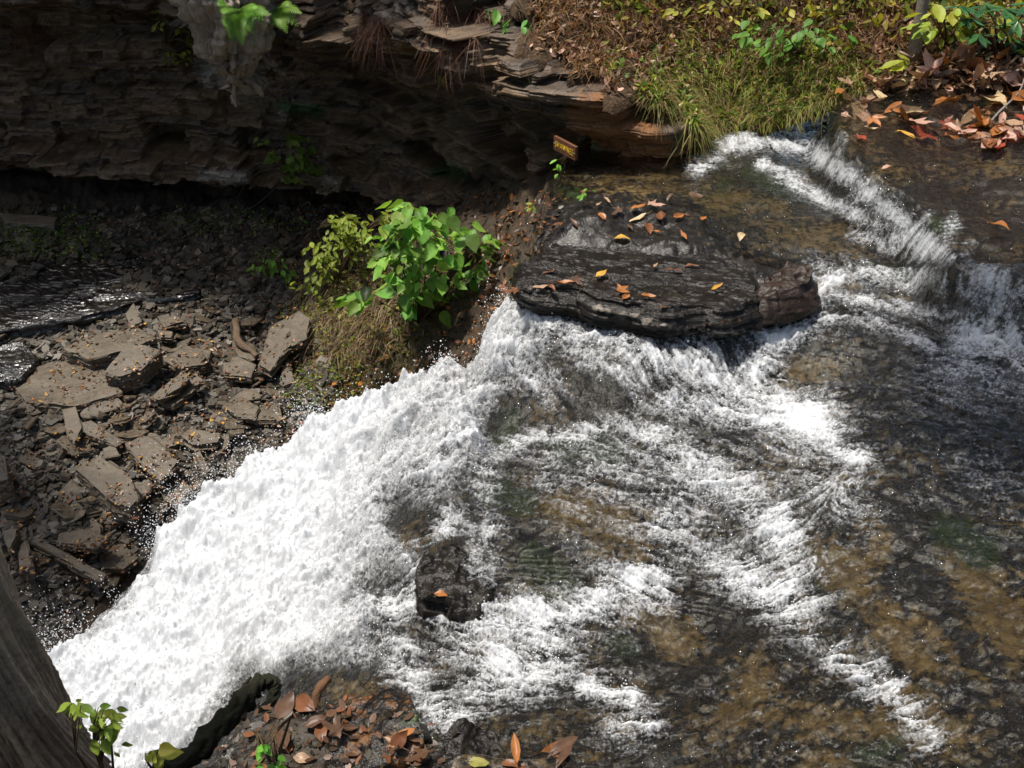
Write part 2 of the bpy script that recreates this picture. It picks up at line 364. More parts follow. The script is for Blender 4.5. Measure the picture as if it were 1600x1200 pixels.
# ================================================================ WATER
FOAM = [([(830,515),(900,540),(1000,560),(1080,585),(1150,600),(1200,625)], 26, .75), ([(1080,580),(1160,640),(1220,665),(1270,680)], 36, .80), ([(1245,485),(1205,540),(1180,600)], 30, .72), ([(1310,450),(1265,480)], 14, .6),
 ([(1050,640),(1130,660)], 26, .55), ([(1000,610),(900,570)], 16, .55),
 ([(760,735),(830,700),(900,700),(960,680),(1040,695)], 13, .62), ([(800,560),(760,600),(860,620)], 30, .5), ([(1000,700),(1090,750),(1150,790)], 40, .52), ([(1150,790),(1210,840),(1240,900),(1235,960)], 38, .6), ([(1040,840),(1100,880),(1170,930),(1230,955)], 30, .6),
 ([(940,760),(1060,800),(1120,860)], 45, .30), ([(860,760),(920,840),(1040,850)], 50, .2),
 ([(560,960),(680,950),(760,990),(860,985),(960,950),(1010,935)], 36, .85), ([(720,1010),(800,1050),(870,1010)], 36, .72), ([(620,1030),(660,1110),(710,1140)], 30, .60), ([(740,1100),(850,1060)], 36, .62),
 ([(920,1095),(985,1110)], 18, .7), ([(960,1150),(1010,1150)], 24, .45), ([(1610,540),(1560,565),(1510,545)], 30, .62), ([(1520,450),(1600,485)], 20, .6), ([(1500,600),(1600,600)], 40, .4),
 ([(1090,272),(1125,245),(1190,228),(1250,238),(1290,265),(1340,300),(1380,340),(1430,380),(1478,415)], 14, .85), ([(1190,270),(1250,303),(1310,335),(1370,365),(1440,405)], 11, .85), ([(1330,380),(1420,408)], 10, .55),
 ([(1315,228),(1295,275)], 9, .42), ([(1352,296),(1335,318)], 13, .6), ([(1398,325),(1382,355)], 13, .34), ([(1445,350),(1422,385)], 11, .34), ([(1485,365),(1468,410)], 14, .5), ([(1510,400),(1490,430)], 14, .4),
 ([(1340,1075),(1395,1110),(1440,1170)], 20, .6), ([(1300,1050),(1360,1065)], 20, .45), ([(1250,1010)], 22, .45), ([(1290,715),(1340,740)], 14, .6), ([(1210,720),(1310,790)], 40, .35), ([(700,830),(740,800),(760,760)], 22, .55),
 ([(760,850),(740,950)], 26, .6), ([(630,910),(560,960)], 24, .85), ([(650,880),(720,830),(760,860)], 12, .6), ([(1280,420),(1480,460),(1600,520)], 22, .36), ([(1300,480),(1420,500),(1540,520)], 10, .45), ([(1230,520),(1330,510),(1450,560)], 10, .42), ([(900,960),(1000,940)], 24, .75)]
BIG = [(790,505),(830,520),(850,560),(800,600),(745,680),(755,735),(700,785),(620,800),(603,840),(640,895),(590,940),(600,1000),(570,1040),(430,1055),(385,1075),(335,1120),(300,1180),(180,1240),(0,1200),(40,1050),(150,1020),(240,920),(240,850),(360,750),(450,680),(560,630),(640,580),(700,560),(750,520)]
FLOW = [(1500,250,-3,1),(1400,260,-3,2),(1450,340,-1,2),(1350,290,-1,2),(1190,240,-1,.2),(1250,270,3,2),(1350,330,3,2),(1450,400,3,2),(1100,270,-1,1),(1200,340,2,1),(1000,340,2,1),(1550,470,2,1.4),(1600,560,-1,1),(1480,560,-2,.6),(1350,500,-2,.9),(1270,480,-1.3,1.6),(1300,560,-2,1),
 (1450,700,-2,1.2),(1300,680,-2,.5),(1150,620,-2,-.2),(1000,580,-2,-.2),(850,540,-2,.3),(760,560,-1.5,1),(1100,700,-2,.6),(950,660,-2,.3),(850,720,-2,.5),(1000,800,-2,.6),(1200,850,-1,1.4),(1350,850,.7,2),(1450,950,1,1.7),(1550,1050,1.5,1.5),(1550,850,1,1.5),
 (1250,1000,-1.5,1),(1300,1080,1.6,1.2),(1400,1130,1.4,1.4),(1100,1000,-2,.7),(1100,1100,-1,1.5),(950,960,-2,.4),(900,1050,-1.6,.8),(750,980,-2,.3),(700,1080,-1.6,.6),(600,1000,-2,.6),(640,700,-1.2,1.2),(560,750,-1.3,1.3),(450,800,-1.3,1.4),(400,950,-1.5,1.1),(250,1000,-1.4,1),(150,1080,-1.5,.8),(350,1080,-1.5,.9),(700,620,-1.3,1.2)]
def build_water():
    X, Y, A, R = fan(1150, 900, 42, 20, 60); sh = X.shape; x = X.ravel(); y = Y.ravel()
    gd, w, su, nb, sd = ground(x, y)
    H = np.clip(fH(x, y), -3, .25)
    base = H + .32*ss(-.16, .02, su)
    u, v = proj(x, y, base)
    # flow direction in the world, blended from hand placed arrows
    fp = []; fd = []
    for a, b, du, dv in FLOW:
        z = float(fH(*[np.array([q]) for q in at(a, b, -.4)])[0]); p = at(a, b, z); q = at(a+du*4, b+dv*4, z-.02); d = np.array(q)-np.array(p)
        fp.append(p); fd.append(d/np.hypot(*d))
    fp = np.array(fp); fd = np.array(fd); wx = 0; wy = 0
    for p, d in zip(fp, fd):
        k = 1/(((x-p[0])**2+(y-p[1])**2)+.02)**1.5; wx = wx+k*d[0]; wy = wy+k*d[1]
    l = np.hypot(wx, wy)+1e-9; wx /= l; wy /= l
    cur = fbm(x*2.3, y*2.3, 77, 3)*1.1; wx, wy = wx*np.cos(cur)-wy*np.sin(cur), wx*np.sin(cur)+wy*np.cos(cur)
    # line integral convolution of world noise on the grid
    nr, nc = sh; r2 = x*x+y*y; r = np.sqrt(r2)
    dth = (y*wx-x*wy)/r2; dr = (x*wx+y*wy)/r                   # azimuth and radius change per metre
    del_ = -dr*CAMZ/(CAMZ**2+r2)                               # elevation change per metre
    pj = dth/np.radians(84/1149); pi_ = -del_/np.radians(40/899)
    step = .007*(r/4)
    pi_ = (pi_*step).reshape(sh); pj = (pj*step).reshape(sh)
    I0, J0 = np.meshgrid(np.arange(nr), np.arange(nc), indexing='ij')
    def lic(N, n):
        N = N.reshape(sh).astype(np.float32); acc = N.copy()
        for s in (1, -1):
            I = I0.astype(np.float32); J = J0.astype(np.float32)
            for k in range(n):
                ii = np.clip(I.astype(np.int32), 0, nr-1); jj = np.clip(J.astype(np.int32), 0, nc-1)
                I = I+s*pi_[ii, jj]; J = J+s*pj[ii, jj]
                acc += N[np.clip(np.rint(I).astype(np.int32), 0, nr-1), np.clip(np.rint(J).astype(np.int32), 0, nc-1)]
        acc = acc.ravel()-acc.mean(); return acc/acc.std()
    n_f = lic(pn(x*95, y*95, 5), 6); n_m = lic(pn(x*38, y*38, 6), 12); n_c = lic(pn(x*13, y*13, 8), 22)
    fine = pn(x*90, y*90, 15); froth = fbm(x*28, y*28, 16, 3, .6)
    chunk = fbm(x*6, y*6, 51, 4, .5)
    big = ss(-34, 18, sdist(u, v, BIG)+26*fbm(x*4, y*4, 91, 3))
    dens = strokes(u, v, FOAM)
    warm = fbm(x*3.2, y*3.2, 41, 3)
    chan = ((v > 430) & (u > 600)).astype(float)
    dens = dens*(1+.75*warm+.35*fbm(x*7, y*7, 43, 2))+.055*chan*(1+warm)+.06*chan*ss(1150, 1350, u)*ss(950, 800, v)*(1+1.2*warm)  # right side gets extra thin foam, standing in for sparkle and sky reflection
    neg = strokes(u, v, [([(625,825),(660,850)], 22, .7), ([(575,945),(630,930)], 16, .8), ([(735,790),(745,850)], 18, .6), ([(760,880),(755,940)], 14, .5), ([(850,590),(880,620)], 22, .35), ([(640,870),(760,930)], 30, .5), ([(790,650),(770,690)], 20, .4), ([(800,880),(860,900)], 34, .4), ([(1180,560),(1230,600)], 12, .2)])
    dens = dens*(1-neg)
    K = np.exp(-((su+.06)/.15)**2)*(v < 520)*(u > 1150)
    tex = .50*n_f+(.45+.5*K)*n_m+.48*n_c+(.7*fine+1.4*froth)*(1-.7*K)+1.0*fbm(x*9, y*9, 18, 3)
    tex = tex/ tex.std()
    foam = dens*.95*(1-.15*K) + tex*(.04+.21*np.clip(dens*1.6, 0, 1))*(1-.35*K) - .03
    deep = ss(0, 170, sdist(u, v, BIG)); strk = (.35*n_m+.7*n_c+.1*n_f+1.1*froth+1.2*chunk)
    crest = ss(150, 0, seg_dist(u, v, [(790,520),(740,600),(690,690),(640,790),(610,860),(600,1000)]))
    big = big*(1-.9*neg)
    foam = np.maximum(foam, big*(1.02-.34*crest+.13*strk*(1-deep)*(.3+crest)+.06*tex*(1-deep)))
    # surface shape
    calm = 1-np.clip(dens*2+big, 0, 1)
    calmU = ss(0, .2, su)
    amp = .005+.007*np.clip(dens*1.4, 0, 1)+.0075*chan*(1-.5*np.clip(dens, 0, 1))
    wav = 1-2.2*np.abs(fbm(x*9+.6*n_c*.1, y*9, 97, 3))
    h = amp*(wav*chan*.9+n_m*.3+n_c*.45+n_f*.06+froth*1.1+fbm(x*10, y*10, 19, 2)*1.2)*(1-.5*calmU)*(1-.92*np.exp(-((su+.06)/.15)**2)*(v < 520)*(u > 1150))
    chunk = fbm(x*6, y*6, 51, 4, .5); rid = 1-np.abs(fbm(x*17, y*17, 53, 3))*2.2
    h = h*(1-.3*big) + big*(chunk*.12+.11*fbm(x*2.6, y*2.6, 99, 2)+ss(.25, -.05, sd)*.10*np.maximum(fbm(x*13, y*13, 101, 3), 0)+rid*.018+n_c*.008+froth*.018)
    depth = .055 + .012*chan + .02*fbm(x*2, y*2, 61, 2)+big*.10
    z = base + depth + h
    # thin film over the bench, none on the dry rocks
    DRY = [(745,520),(760,430),(845,345),(905,285),(1000,300),(1085,330),(1100,380),(1180,405),(1260,430),(1240,470),(1172,500),(1060,490),(985,482),(905,465),(840,470)]
    dry = ss(-12, 14, sdist(u, v, DRY)+12*fbm(x*6, y*6, 71, 2))
    z = z - dry*.16
    film = ss(-10, 20, sdist(u, v, [(905,285),(1090,285),(1200,310),(1330,380),(1480,425),(1300,450),(1180,405),(1000,330)]))
    z = z - film*.02
    keep = (sd + .20*fbm(x*5, y*5, 93, 2)+.12*fbm(x*17, y*17, 94, 2) > -.11) & (z > gd-.04) & ((v > 215) | (u > 1290)) & (x < 4.5) & (y < 7.4)
    # ragged outer edge of the falling sheet drops towards the basin
    edge = 1-ss(-.14, .02, sd)
    z = z - edge*(v > 500)*.35
    Fc = grid_faces(*sh); k = keep[Fc].sum(1) >= 3; Fc = Fc[k]
    used = np.zeros(len(x), bool); used[Fc.ravel()] = True; idx = np.cumsum(used)-1
    o = add_mesh('stream_water', np.stack([x, y, z], 1)[used], idx[Fc], M['water'], attrs={'foam': foam[used], 'big': big[used]})
    tag(o, kind='structure')
    def wz(px, py):
        i = np.argmin((x-px)**2+(y-py)**2); return max(z[i] if keep[i] else -9, gd[i])
    E = used & (big > .3)
    return wz, (x, y, z, big, dens, foam, sd, used, wx, wy, u, v)
wz, WD = build_water()
# ================================================================ CLIFF AND BANK
CL = [(-12,8.0,2.2),(-8.5,9.2,2.1),(-5.4,9.7,2.0),(-3.5,9.55,1.9),(-2.2,9.3,1.8),(-1.2,8.9,1.8),(-.5,8.2,1.45),(.0,7.45,.95),(.42,6.95,.60),(1.0,6.62,.40),(1.22,6.72,.16),(1.6,6.75,.10),(2.2,6.62,.40),(2.9,6.5,.52),(3.6,6.3,.6),(5.5,6.0,.7),(9,5.0,.8)]
def smooth_curve(P, n):
    P = np.array(P, float); d = np.concatenate([[0], np.cumsum(np.hypot(*np.diff(P[:, :2], axis=0).T))])
    s = np.linspace(0, d[-1], n); out = np.stack([np.interp(s, d, P[:, i]) for i in range(P.shape[1])], 1)
    k = max(3, int(.45/(s[1]-s[0]))|1); ker = np.hanning(k+2)[1:-1]; ker /= ker.sum()
    for i in range(P.shape[1]):
        pad = np.pad(out[:, i], k//2, mode='edge'); out[:, i] = np.convolve(pad, ker, 'valid')
    return s, out
def blocks(s, z, tw=1.0, tone=False):
    zw = z + .12*fbm(s*.33, s*0+3, 5, 2) + .035*fbm(s*1.5, z*1.5, 6, 3)
    zz = zw + .05*pn(zw*0+.5, zw*5, 9) + .012*pn(zw*0, zw*21, 10)
    o = 0; tn = 0
    for t, amp, l0, l1, sd_ in ((.26, .46, .35, 1.2, 1), (.085, .20, .12, .6, 2), (.030, .065, .08, .45, 3), (.012, .014, .05, .4, 4)):
        i = np.floor(zz/t); L = l0+(l1-l0)*h2(i, i*0+7, sd_)
        b = np.floor(s/L + h2(i, i*0+1, sd_)*9 + .22*pn(s*3, zz*6, sd_+30))
        o = o + (h2(b, i, sd_+50)-.5)*amp*tw; tn = tn+(h2(b, i, sd_+80)-.5)*(.30, .34, .40, .3)[sd_-1]
    return (o, np.clip(.42+tn, 0, 1)) if tone else o
def cliff_point(s, C, T, z):
    """C curve point arrays, T tangents; z heights; returns outward offset"""
    xx = C[:, 0]
    g = lambda c, wd, q=xx: np.exp(-((q-c)/wd)**2)
    brow = .85*g(-1.9, 1.3)+.45*g(-4.6, 1.6)+.35*g(-.4, .7)+.30*g(-8, 2)+.12*g(.6, .5)
    zb = .02 - .10*(xx+2)*.2 + .12*g(-4.6, 1.2) + .25*g(-.2, .8)
    up = ss(0, .28, z-zb+.12*pn(s*1.3, z*0, 12)); o = brow*up - (1.9*ss(.0, 2.0, z-zb))*ss(.2, -1, xx)
    o = o + .25*g(-2.25, .32)*ss(-.30, .15, z)*(1-.2*z)                        # the pale spur
    left = ss(.9, -.3, xx)
    foot = -1.45 + .5*ss(-1.2, .2, xx)+.9*ss(.1, .6, xx)
    o = o + left*(.22*ss(.42, .3, z-foot)*ss(.10, .2, z-foot) - .40*ss(.16, .06, z-foot))
    o = o + .10*fbm(s*.9, z*.9, 14, 3) + .05*fbm(s*3, z*3, 15, 3) + .010*fbm(s*18, z*18, 16, 3)
    return o + blocks(s, z)*(1-.35*ss(.9, 1.3, xx))
def build_cliff():
    s, C = smooth_curve(CL, 2600); keep = (C[:, 0] > -9) & (C[:, 0] < 1.75)
    T = np.gradient(C[:, :2], axis=0); T /= np.hypot(T[:, 0], T[:, 1])[:, None]
    s, C, T = s[keep], C[keep], T[keep]; N = np.stack([T[:, 1], -T[:, 0]], 1)
    nr = 400; t = np.linspace(0, 1, nr)
    zb = -1.95 + 1.75*ss(-.6, .9, C[:, 0])
    Z = zb[None] + (C[:, 2][None]-zb[None])*t[:, None]
    Sg = np.broadcast_to(s[None], Z.shape)
    Cc = np.broadcast_to(C[None], (*Z.shape, 3)).reshape(-1, 3); Nn = np.broadcast_to(N[None], (*Z.shape, 2)).reshape(-1, 2)
    z = Z.ravel(); sr = Sg.ravel(); o = cliff_point(sr, Cc, None, z)
    lip = ss(.06, 0, Cc[:, 2]-z); o = o - lip*.05
    P = np.stack([Cc[:, 0]+Nn[:, 0]*o, Cc[:, 1]+Nn[:, 1]*o, z], 1)
    u, v = proj(*P.T)
    nz = fbm(u*.02, v*.02, 3, 3)
    pale = strokes(u, v, [([(355,-20),(345,40),(340,105)], 34, 1.0), ([(385,20),(400,70)], 30, .7), ([(400,90),(440,110)], 16, .5), ([(320,272),(380,280)], 14, .7), ([(500,250),(520,300)], 22, .5), ([(560,20),(640,10)], 20, .5), ([(440,180),(470,200)], 10, .5)])
    ochre = strokes(u, v, [([(920,180),(1000,225),(1040,260)], 38, 1.0), ([(900,80),(940,110),(1000,150)], 16, .55), ([(430,95),(400,110)], 14, .6), ([(870,210),(900,230)], 20, .5)])
    moss = strokes(u, v, [([(920,190),(930,240)], 16, .8), ([(680,265),(720,272)], 14, .8), ([(440,165),(500,175)], 12, .8), ([(1010,265),(1040,270)], 20, .8), ([(860,250),(890,260)], 14, .5), ([(60,250),(60,320)], 30, .4)])
    add_mesh('rock_cliff', P, grid_faces(*Z.shape), M['cliff'], attrs={'pale': pale, 'ochre': ochre, 'moss': moss, 'tone': blocks(sr, z, tone=True)[1]})['kind'] = 'structure'
    # lip -> bank
    s2, C2 = smooth_curve(CL, 1300); T2 = np.gradient(C2[:, :2], axis=0); T2 /= np.hypot(T2[:, 0], T2[:, 1])[:, None]; N2 = np.stack([T2[:, 1], -T2[:, 0]], 1)
    zl = C2[:, 2]; o = cliff_point(s2, C2, None, zl); o = np.where(C2[:, 0] > 1.7, .12*fbm(s2*1.5, s2*0, 3, 2), o)
    q = np.concatenate([[-.02], np.linspace(0.0, 1, 60)**1.2*1.6, np.linspace(1.68, 5, 60), np.linspace(5.5, 34, 30)])
    Q, Sx = np.meshgrid(q, np.arange(len(s2)), indexing='ij')
    # back direction turns towards +y so the sheet never folds
    f = np.maximum(ss(.1, 1.5, Q), ss(.3, .9, C2[:, 0])[None]); bx = -N2[:, 0][None]*(1-f); by = -N2[:, 1][None]*(1-f)+f*1.0
    Xb = C2[:, 0][None] + (N2[:, 0]*o)[None]*(1-ss(0, .5, Q)) + bx*Q + ss(6, 34, Q)*C2[:, 0][None]*1.8
    Yb = C2[:, 1][None] + (N2[:, 1]*o)[None]*(1-ss(0, .5, Q)) + by*Q
    rise = np.interp(Q, [-.02, 0, .15, .6, 3, 8, 34], [-.06, 0, .06, .38, 2.0, 5.4, 17])
    flat = ss(2.6, 3.3, C2[:, 0])[None]; rise = rise*(1-flat) + flat*np.interp(Q, [-.02, 0, .5, 1.2, 4, 34], [-.10, 0, .10, .28, 2.6, 17])
    Zb = zl[None] + rise + (.12*fbm(Xb*1.1, Yb*1.1, 33, 4)+.04*fbm(Xb*6, Yb*6, 34, 3))*ss(-.02, .3, Q)
    P = np.stack([Xb, Yb, Zb], -1).reshape(-1, 3)
    o_ = add_mesh('hillside', P, grid_faces(*Q.shape), M['soilbank'])
    o_['kind'] = 'structure'
    return P.reshape(*Q.shape, 3)
def mat_soil():
    n = NT('leaf_mould'); p = n.pos()
    b = n.noise(p, 20, 5, .65); c = n.noise(p, 90, 3, .6)
    col = n.ramp(n.mr(b, .3, .7), [(0, (.018, .011, .006)), (.5, (.060, .035, .016)), (1, (.11, .066, .032))])
    v_ = n.vor(p, 45, 'Color'); col = n.mix(n.mr(n.vor(p, 45), .1, .5, .55, 0), col, n.mix(n.math('MULTIPLY', v_, 1), (.14, .075, .03), (.20, .13, .075)))
    return n.done(n.bsdf(col, .8, n.bump(n.math('ADD', b, n.math('MULTIPLY', c, .5)), 1, .03), .3))
M['soilbank'] = mat_soil()
BANK = build_cliff()
_bx = BANK[::2, ::4, 0].ravel(); _by = BANK[::2, ::4, 1].ravel(); _bz = BANK[::2, ::4, 2].ravel()
def bank_hit(u, v):                    # where the photo pixel meets the bank
    dx, dy, dz = ray(u, v); uu, vv = proj(_bx, _by, _bz); d = np.hypot(uu-u, vv-v)
    i = np.where(d < d.min()+6)[0]; k = i[np.argmin(_by[i])]
    return np.array([_bx[k], _by[k], _bz[k]])
# ---------------------------------------------------------------- unseen leaf clumps added round the gorge to shade it and darken water reflections
def shade_canopy():
    r = np.random.default_rng(5); V = []; n = 0; C = []
    clumps = []
    for i in range(46):                # ring of clumps behind the camera, to the sides and above the far bank
        an = r.uniform(0, 2*math.pi); d = r.uniform(7, 13)
        x, y, z = math.sin(an)*d, math.cos(an)*d+3, r.uniform(4.5, 11)
        if y > 8: z += 4
        clumps.append((x, y, z, r.uniform(1.4, 2.6)))
    # clumps added along the sun's path to shade near right water and gorge side
    for tx, ty, tz, rr, h in ((-5.4,9.2,-.8,.9,6),(-4.2,9.0,-.8,.9,6.4),(-3.0,8.9,-.8,.8,6),(-1.6,8.7,-1,.7,6.2),(-.3,7.9,-.8,.5,6),(-4.2,8.2,-1.7,.9,6),(-3.0,8.3,-1.7,.8,6.5),(-2.0,7.9,-1.7,.6,6),(2.6,3.9,0,.8,7),(3.3,2.6,0,.7,6)):
        k = h/SUN_DIR.z; clumps.append((tx+SUN_DIR.x*k, ty+SUN_DIR.y*k, tz+h, rr))
    lit = [(-.8,3.3,-1.1,1.2),(-1.7,3.2,-1.7,1.1),(1.3,2.6,-.4,.9),(-2.2,8.1,.5,.9),(-1.6,4.2,-1,1.5),(-.2,3.6,-.6,1.2),(.8,4.6,-.4,1.1),(.9,6.0,0,1.0),(1.9,7.3,.8,1.1),(-.9,7.1,-1,1.0),(-2.2,8.6,.5,.8),(-2.4,6.5,-2,1.3),(3.2,6.4,.4,1.3),(2.4,5.4,.2,.9),(-4.5,7.5,-1.8,1.3)]
    for k_, (cx, cy, cz, cr) in enumerate(clumps):
        m = int(300*cr); d = r.normal(size=(m, 3)); d /= np.linalg.norm(d, axis=1)[:, None]; p = np.array([cx, cy, cz])+d*(r.uniform(.3, 1, (m, 1))**.5)*cr
        if k_ < 46:
            ok = np.ones(m, bool)
            for lx, ly, lz, lr in lit:  # keep the sun's way open to the parts the photo shows lit
                w_ = p-np.array([lx, ly, lz]); sdv = np.array(SUN_DIR); t = w_@sdv; ok &= np.linalg.norm(w_-t[:, None]*sdv, axis=1) > lr
            p = p[ok]
        V.append(p)
    P = np.concatenate(V); m = len(P); u, v = proj(P[:, 0], P[:, 1], P[:, 2]); P = P[~((u > -200) & (u < 1800) & (v > -60) & (v < 1300) & (P[:, 1] > 0))]; m = len(P)
    a = r.normal(size=(m, 3)); a /= np.linalg.norm(a, axis=1)[:, None]; b = np.cross(a, r.normal(size=(m, 3))); b /= np.linalg.norm(b, axis=1)[:, None]
    L = r.uniform(.12, .30, (m, 1)); Q = np.stack([P-a*L, P+b*L*.5, P+a*L, P-b*L*.5], 1).reshape(-1, 3)
    Cc = np.repeat(np.array([.05, .085, .02])*r.uniform(.6, 1.6, (m, 1)), 4, 0)
    o = add_mesh('unseen_shade_canopy', Q, np.arange(m*4).reshape(-1, 4), M['green'], smooth=False, attrs={'col': Cc}); o['kind'] = 'stuff'
shade_canopy()
# ================================================================ WHERE THINGS STAND
class Hit:
    """z-buffer of the built terrain: gives the world point seen at a photo pixel"""
    def __init__(s):
        s.w, s.h = 420, 320; s.d = np.full(s.w*s.h, 1e9); s.p = np.zeros((s.w*s.h, 3))
    def put(s, P):
        u, v = proj(*P.T); i = ((u+40)/4).astype(int); j = ((v+40)/4).astype(int)
        ok = (i >= 0) & (i < s.w) & (j >= 0) & (j < s.h) & (P[:, 1] > 0.3); P = P[ok]; k = (j*s.w+i)[ok]
        d = P[:, 0]**2+P[:, 1]**2+(P[:, 2]-CAMZ)**2; o = np.argsort(-d); k = k[o]; P = P[o]; d = d[o]
        nd = np.full_like(s.d, 1e9); nd[k] = d; npnt = s.p.copy(); npnt[k] = P
        b = nd < s.d; s.d[b] = nd[b]; s.p[b] = npnt[b]
    def __call__(s, u, v):
        for r in range(0, 12):
            best = None
            for dj in range(-r, r+1):
                for di in range(-r, r+1):
                    if max(abs(di), abs(dj)) != r: continue
                    i = int((u+40)/4)+di; j = int((v+40)/4)+dj
                    if 0 <= i < s.w and 0 <= j < s.h and s.d[j*s.w+i] < 1e8:
                        q = s.p[j*s.w+i]
                        if best is None or s.d[j*s.w+i] < best[0]: best = (s.d[j*s.w+i], q)
            if best: return best[1].copy()
        return np.array([0, 5, 0.])
def mverts(name):
    me = bpy.data.objects[name].data; a = np.empty(len(me.vertices)*3, np.float32); me.vertices.foreach_get('co', a); return a.reshape(-1, 3).astype(float)
GH = Hit(); GH.put(mverts('ground'))
AH = Hit(); AH.put(mverts('ground')); AH.put(BANK.reshape(-1, 3)); AH.put(mverts('rock_cliff'))
# ================================================================ ROCKS
def corners(pts, k=4, rnd=.15, wob=0, seed=0):        # polygon -> dense outline, corners slightly rounded
    P = np.array(pts, float); n = len(P); out = []
    for i in range(n):
        a, b = P[i], P[(i+1) % n]
        for t in np.linspace(rnd*.5, 1-rnd*.5, k): out.append(a+(b-a)*t)
    out = np.array(out)
    if wob:
        c = out.mean(0); out = c+(out-c)*(1+wob*np.array([float(pn(p[0]*9+seed, p[1]*9)) for p in out])[:, None])
    return out
def strata_rock(name, outline, top, h, mat, parent=None, seed=0, nt=200, prof=None, relief=.01, tilt=(0, 0), layer=.02, step=.02, nr=16, ns=26, drop=.0, dip=None, attrs=None, bev=.012):
    """outline: world xy polygon; prof(f 0..1 from top to bottom) -> outward shift in m"""
    O = np.array(outline, float); c = O.mean(0)
    d = np.concatenate([[0], np.cumsum(np.hypot(*(np.roll(O, -1, 0)-O).T))]); Oc = np.vstack([O, O[:1]])
    s = np.linspace(0, d[-1], nt, endpoint=False); B = np.stack([np.interp(s, d, Oc[:, 0]), np.interp(s, d, Oc[:, 1])], 1)
    T = np.roll(B, -2, 0)-np.roll(B, 2, 0); T /= np.hypot(*T.T)[:, None]+1e-9; Nn = np.stack([T[:, 1], -T[:, 0]], 1)
    if ((B-c)*Nn).sum() < 0: Nn = -Nn
    V = []
    def topz(P):
        g = relief*(2.0*fbm(P[:, 0]*3.2+seed, P[:, 1]*3.2, 3, 3)+.35*fbm(P[:, 0]*16+seed, P[:, 1]*16, 4, 3))
        z = terr(g*1.3, layer*.5, .55) if relief > .008 else g
        if dip: q = P[:, 0]*dip[0]+P[:, 1]*dip[1]+.13*fbm(P[:, 0]*1.4, P[:, 1]*2.5, 8, 3)+.02*fbm(P[:, 0]*9, P[:, 1]*9, 18, 3); z = .012*fbm(P[:, 0]*3, P[:, 1]*3, 9, 2)+terr(q, .020, .9)-q
        return top+z+(P[:, 0]-c[0])*tilt[0]+(P[:, 1]-c[1])*tilt[1]
    for k in range(nr):
        f = (k+.0)/(nr-1); P = c+(B-c)*max(f, 1e-3)
        z = topz(P)
        if k == nr-1: z = z-bev; P = P
        elif f > .7: P = c+(B-c)*f
        V.append(np.column_stack([P, z]))
    zt = V[-1][:, 2]
    for k in range(1, ns+1):
        f = k/ns; z = zt-h*f
        zz = z+.012*fbm(s*3, z*0+1, seed, 2); i = np.floor(zz/layer); L = .08+.3*h2(i, i*0+3, seed)
        b = np.floor(s/L+h2(i, i*0, seed)*7); o = (h2(b, i, seed+5)-.5)*step*2 + .5*step*fbm(s*9, z*20, seed, 3)
        if prof: o = o+prof(f, B)
        P = B+Nn*o[:, None] if np.ndim(o) else B
        V.append(np.column_stack([P, z]))
    V.append(np.column_stack([c+(B-c)*.05, zt-h]))
    V = np.concatenate(V); Fc = grid_faces(nr+ns+1, nt, True)
    at_ = {'moss': np.zeros(len(V)), 'ochre': np.zeros(len(V)), 'pale': np.zeros(len(V))}
    if attrs: at_.update(attrs(V))
    return add_mesh(name, V-np.array([c[0], c[1], top-h]), Fc, mat, parent, True, at_), (c[0], c[1], top-h)
def place(o, loc): o.location = loc; return o
# the big wet ledge over the pool
out = corners([at(u, v, .03) for u, v in [(808,436),(822,405),(868,372),(940,352),(1040,348),(1118,380),(1165,425),(1184,455),(1176,478),(1130,492),(1085,484),(1040,490),(985,480),(930,470),(905,456),(850,450)]], 5, .3, .03)
o, l = strata_rock('ledge_rock', out, .045, .36, M['wetrock'], seed=3, nt=640, relief=.016, tilt=(.0, -.075), dip=(.05, .30), layer=.022, step=.016, nr=110, ns=70,
    prof=lambda f, B: (.05*math.sin(min(f/.5, 1)*math.pi)-.26*max(0, f-.5)**1.0), bev=.008,
    attrs=lambda V: {'pale': strokes(*proj(*V.T), [([(930,480),(1000,500),(1100,520),(1160,520)], 8, .55)]), 'ochre': strokes(*proj(*V.T), [([(1000,530),(1160,500)], 10, .35)])})
place(o, l); tag(o, 'dark wet ledge of layered rock overhanging the white pool below the bench', 'rock')
# brown boulder
out = corners([at(u, v, .12) for u, v in [(1184,444),(1200,424),(1235,407),(1260,414),(1271,432),(1254,443),(1222,449),(1198,452)]], 5, .3, .03)
o, l = strata_rock('boulder', out, .11, .19, M['boulder'] if 'boulder' in M else M['wetrock'], seed=9, nt=260, relief=.05, tilt=(.15, .10), layer=.06, step=.022, nr=26, ns=30, prof=lambda f, B: .07*math.sin(f*2.4)-.02,
    attrs=lambda V: {'ochre': .16+.4*fbm(V[:, 0]*6, V[:, 1]*6+V[:, 2]*5, 2, 3)})
place(o, l); tag(o, 'brown boulder with a pointed top wedged at the right end of the ledge', 'boulder')
def rock_px(name, poly, z, h, label, cat='rock', mat='wetrock', seed=0, nt=220, **kw):
    out = corners([at(u, v, z) for u, v in poly], 5, .3, .04, seed)
    o, l = strata_rock(name, out, z, h, M[mat], seed=seed, nt=nt, **kw); place(o, l); return tag(o, label, cat)
rock_px('rock', [(648,885),(665,865),(700,860),(735,872),(760,880),(765,925),(740,950),(690,932),(655,925)], -.555, .24, 'black rock breaking the falls beside an orange leaf', seed=21, relief=.05, layer=.05, step=.03, tilt=(.1, .1), nr=34, ns=24)
rock_px('rock', [(590,945),(610,920),(640,905),(650,925),(620,950)], -.88, .2, 'small black rock poking out left of the larger black rock', seed=23, relief=.03, layer=.04, step=.02, nt=120)
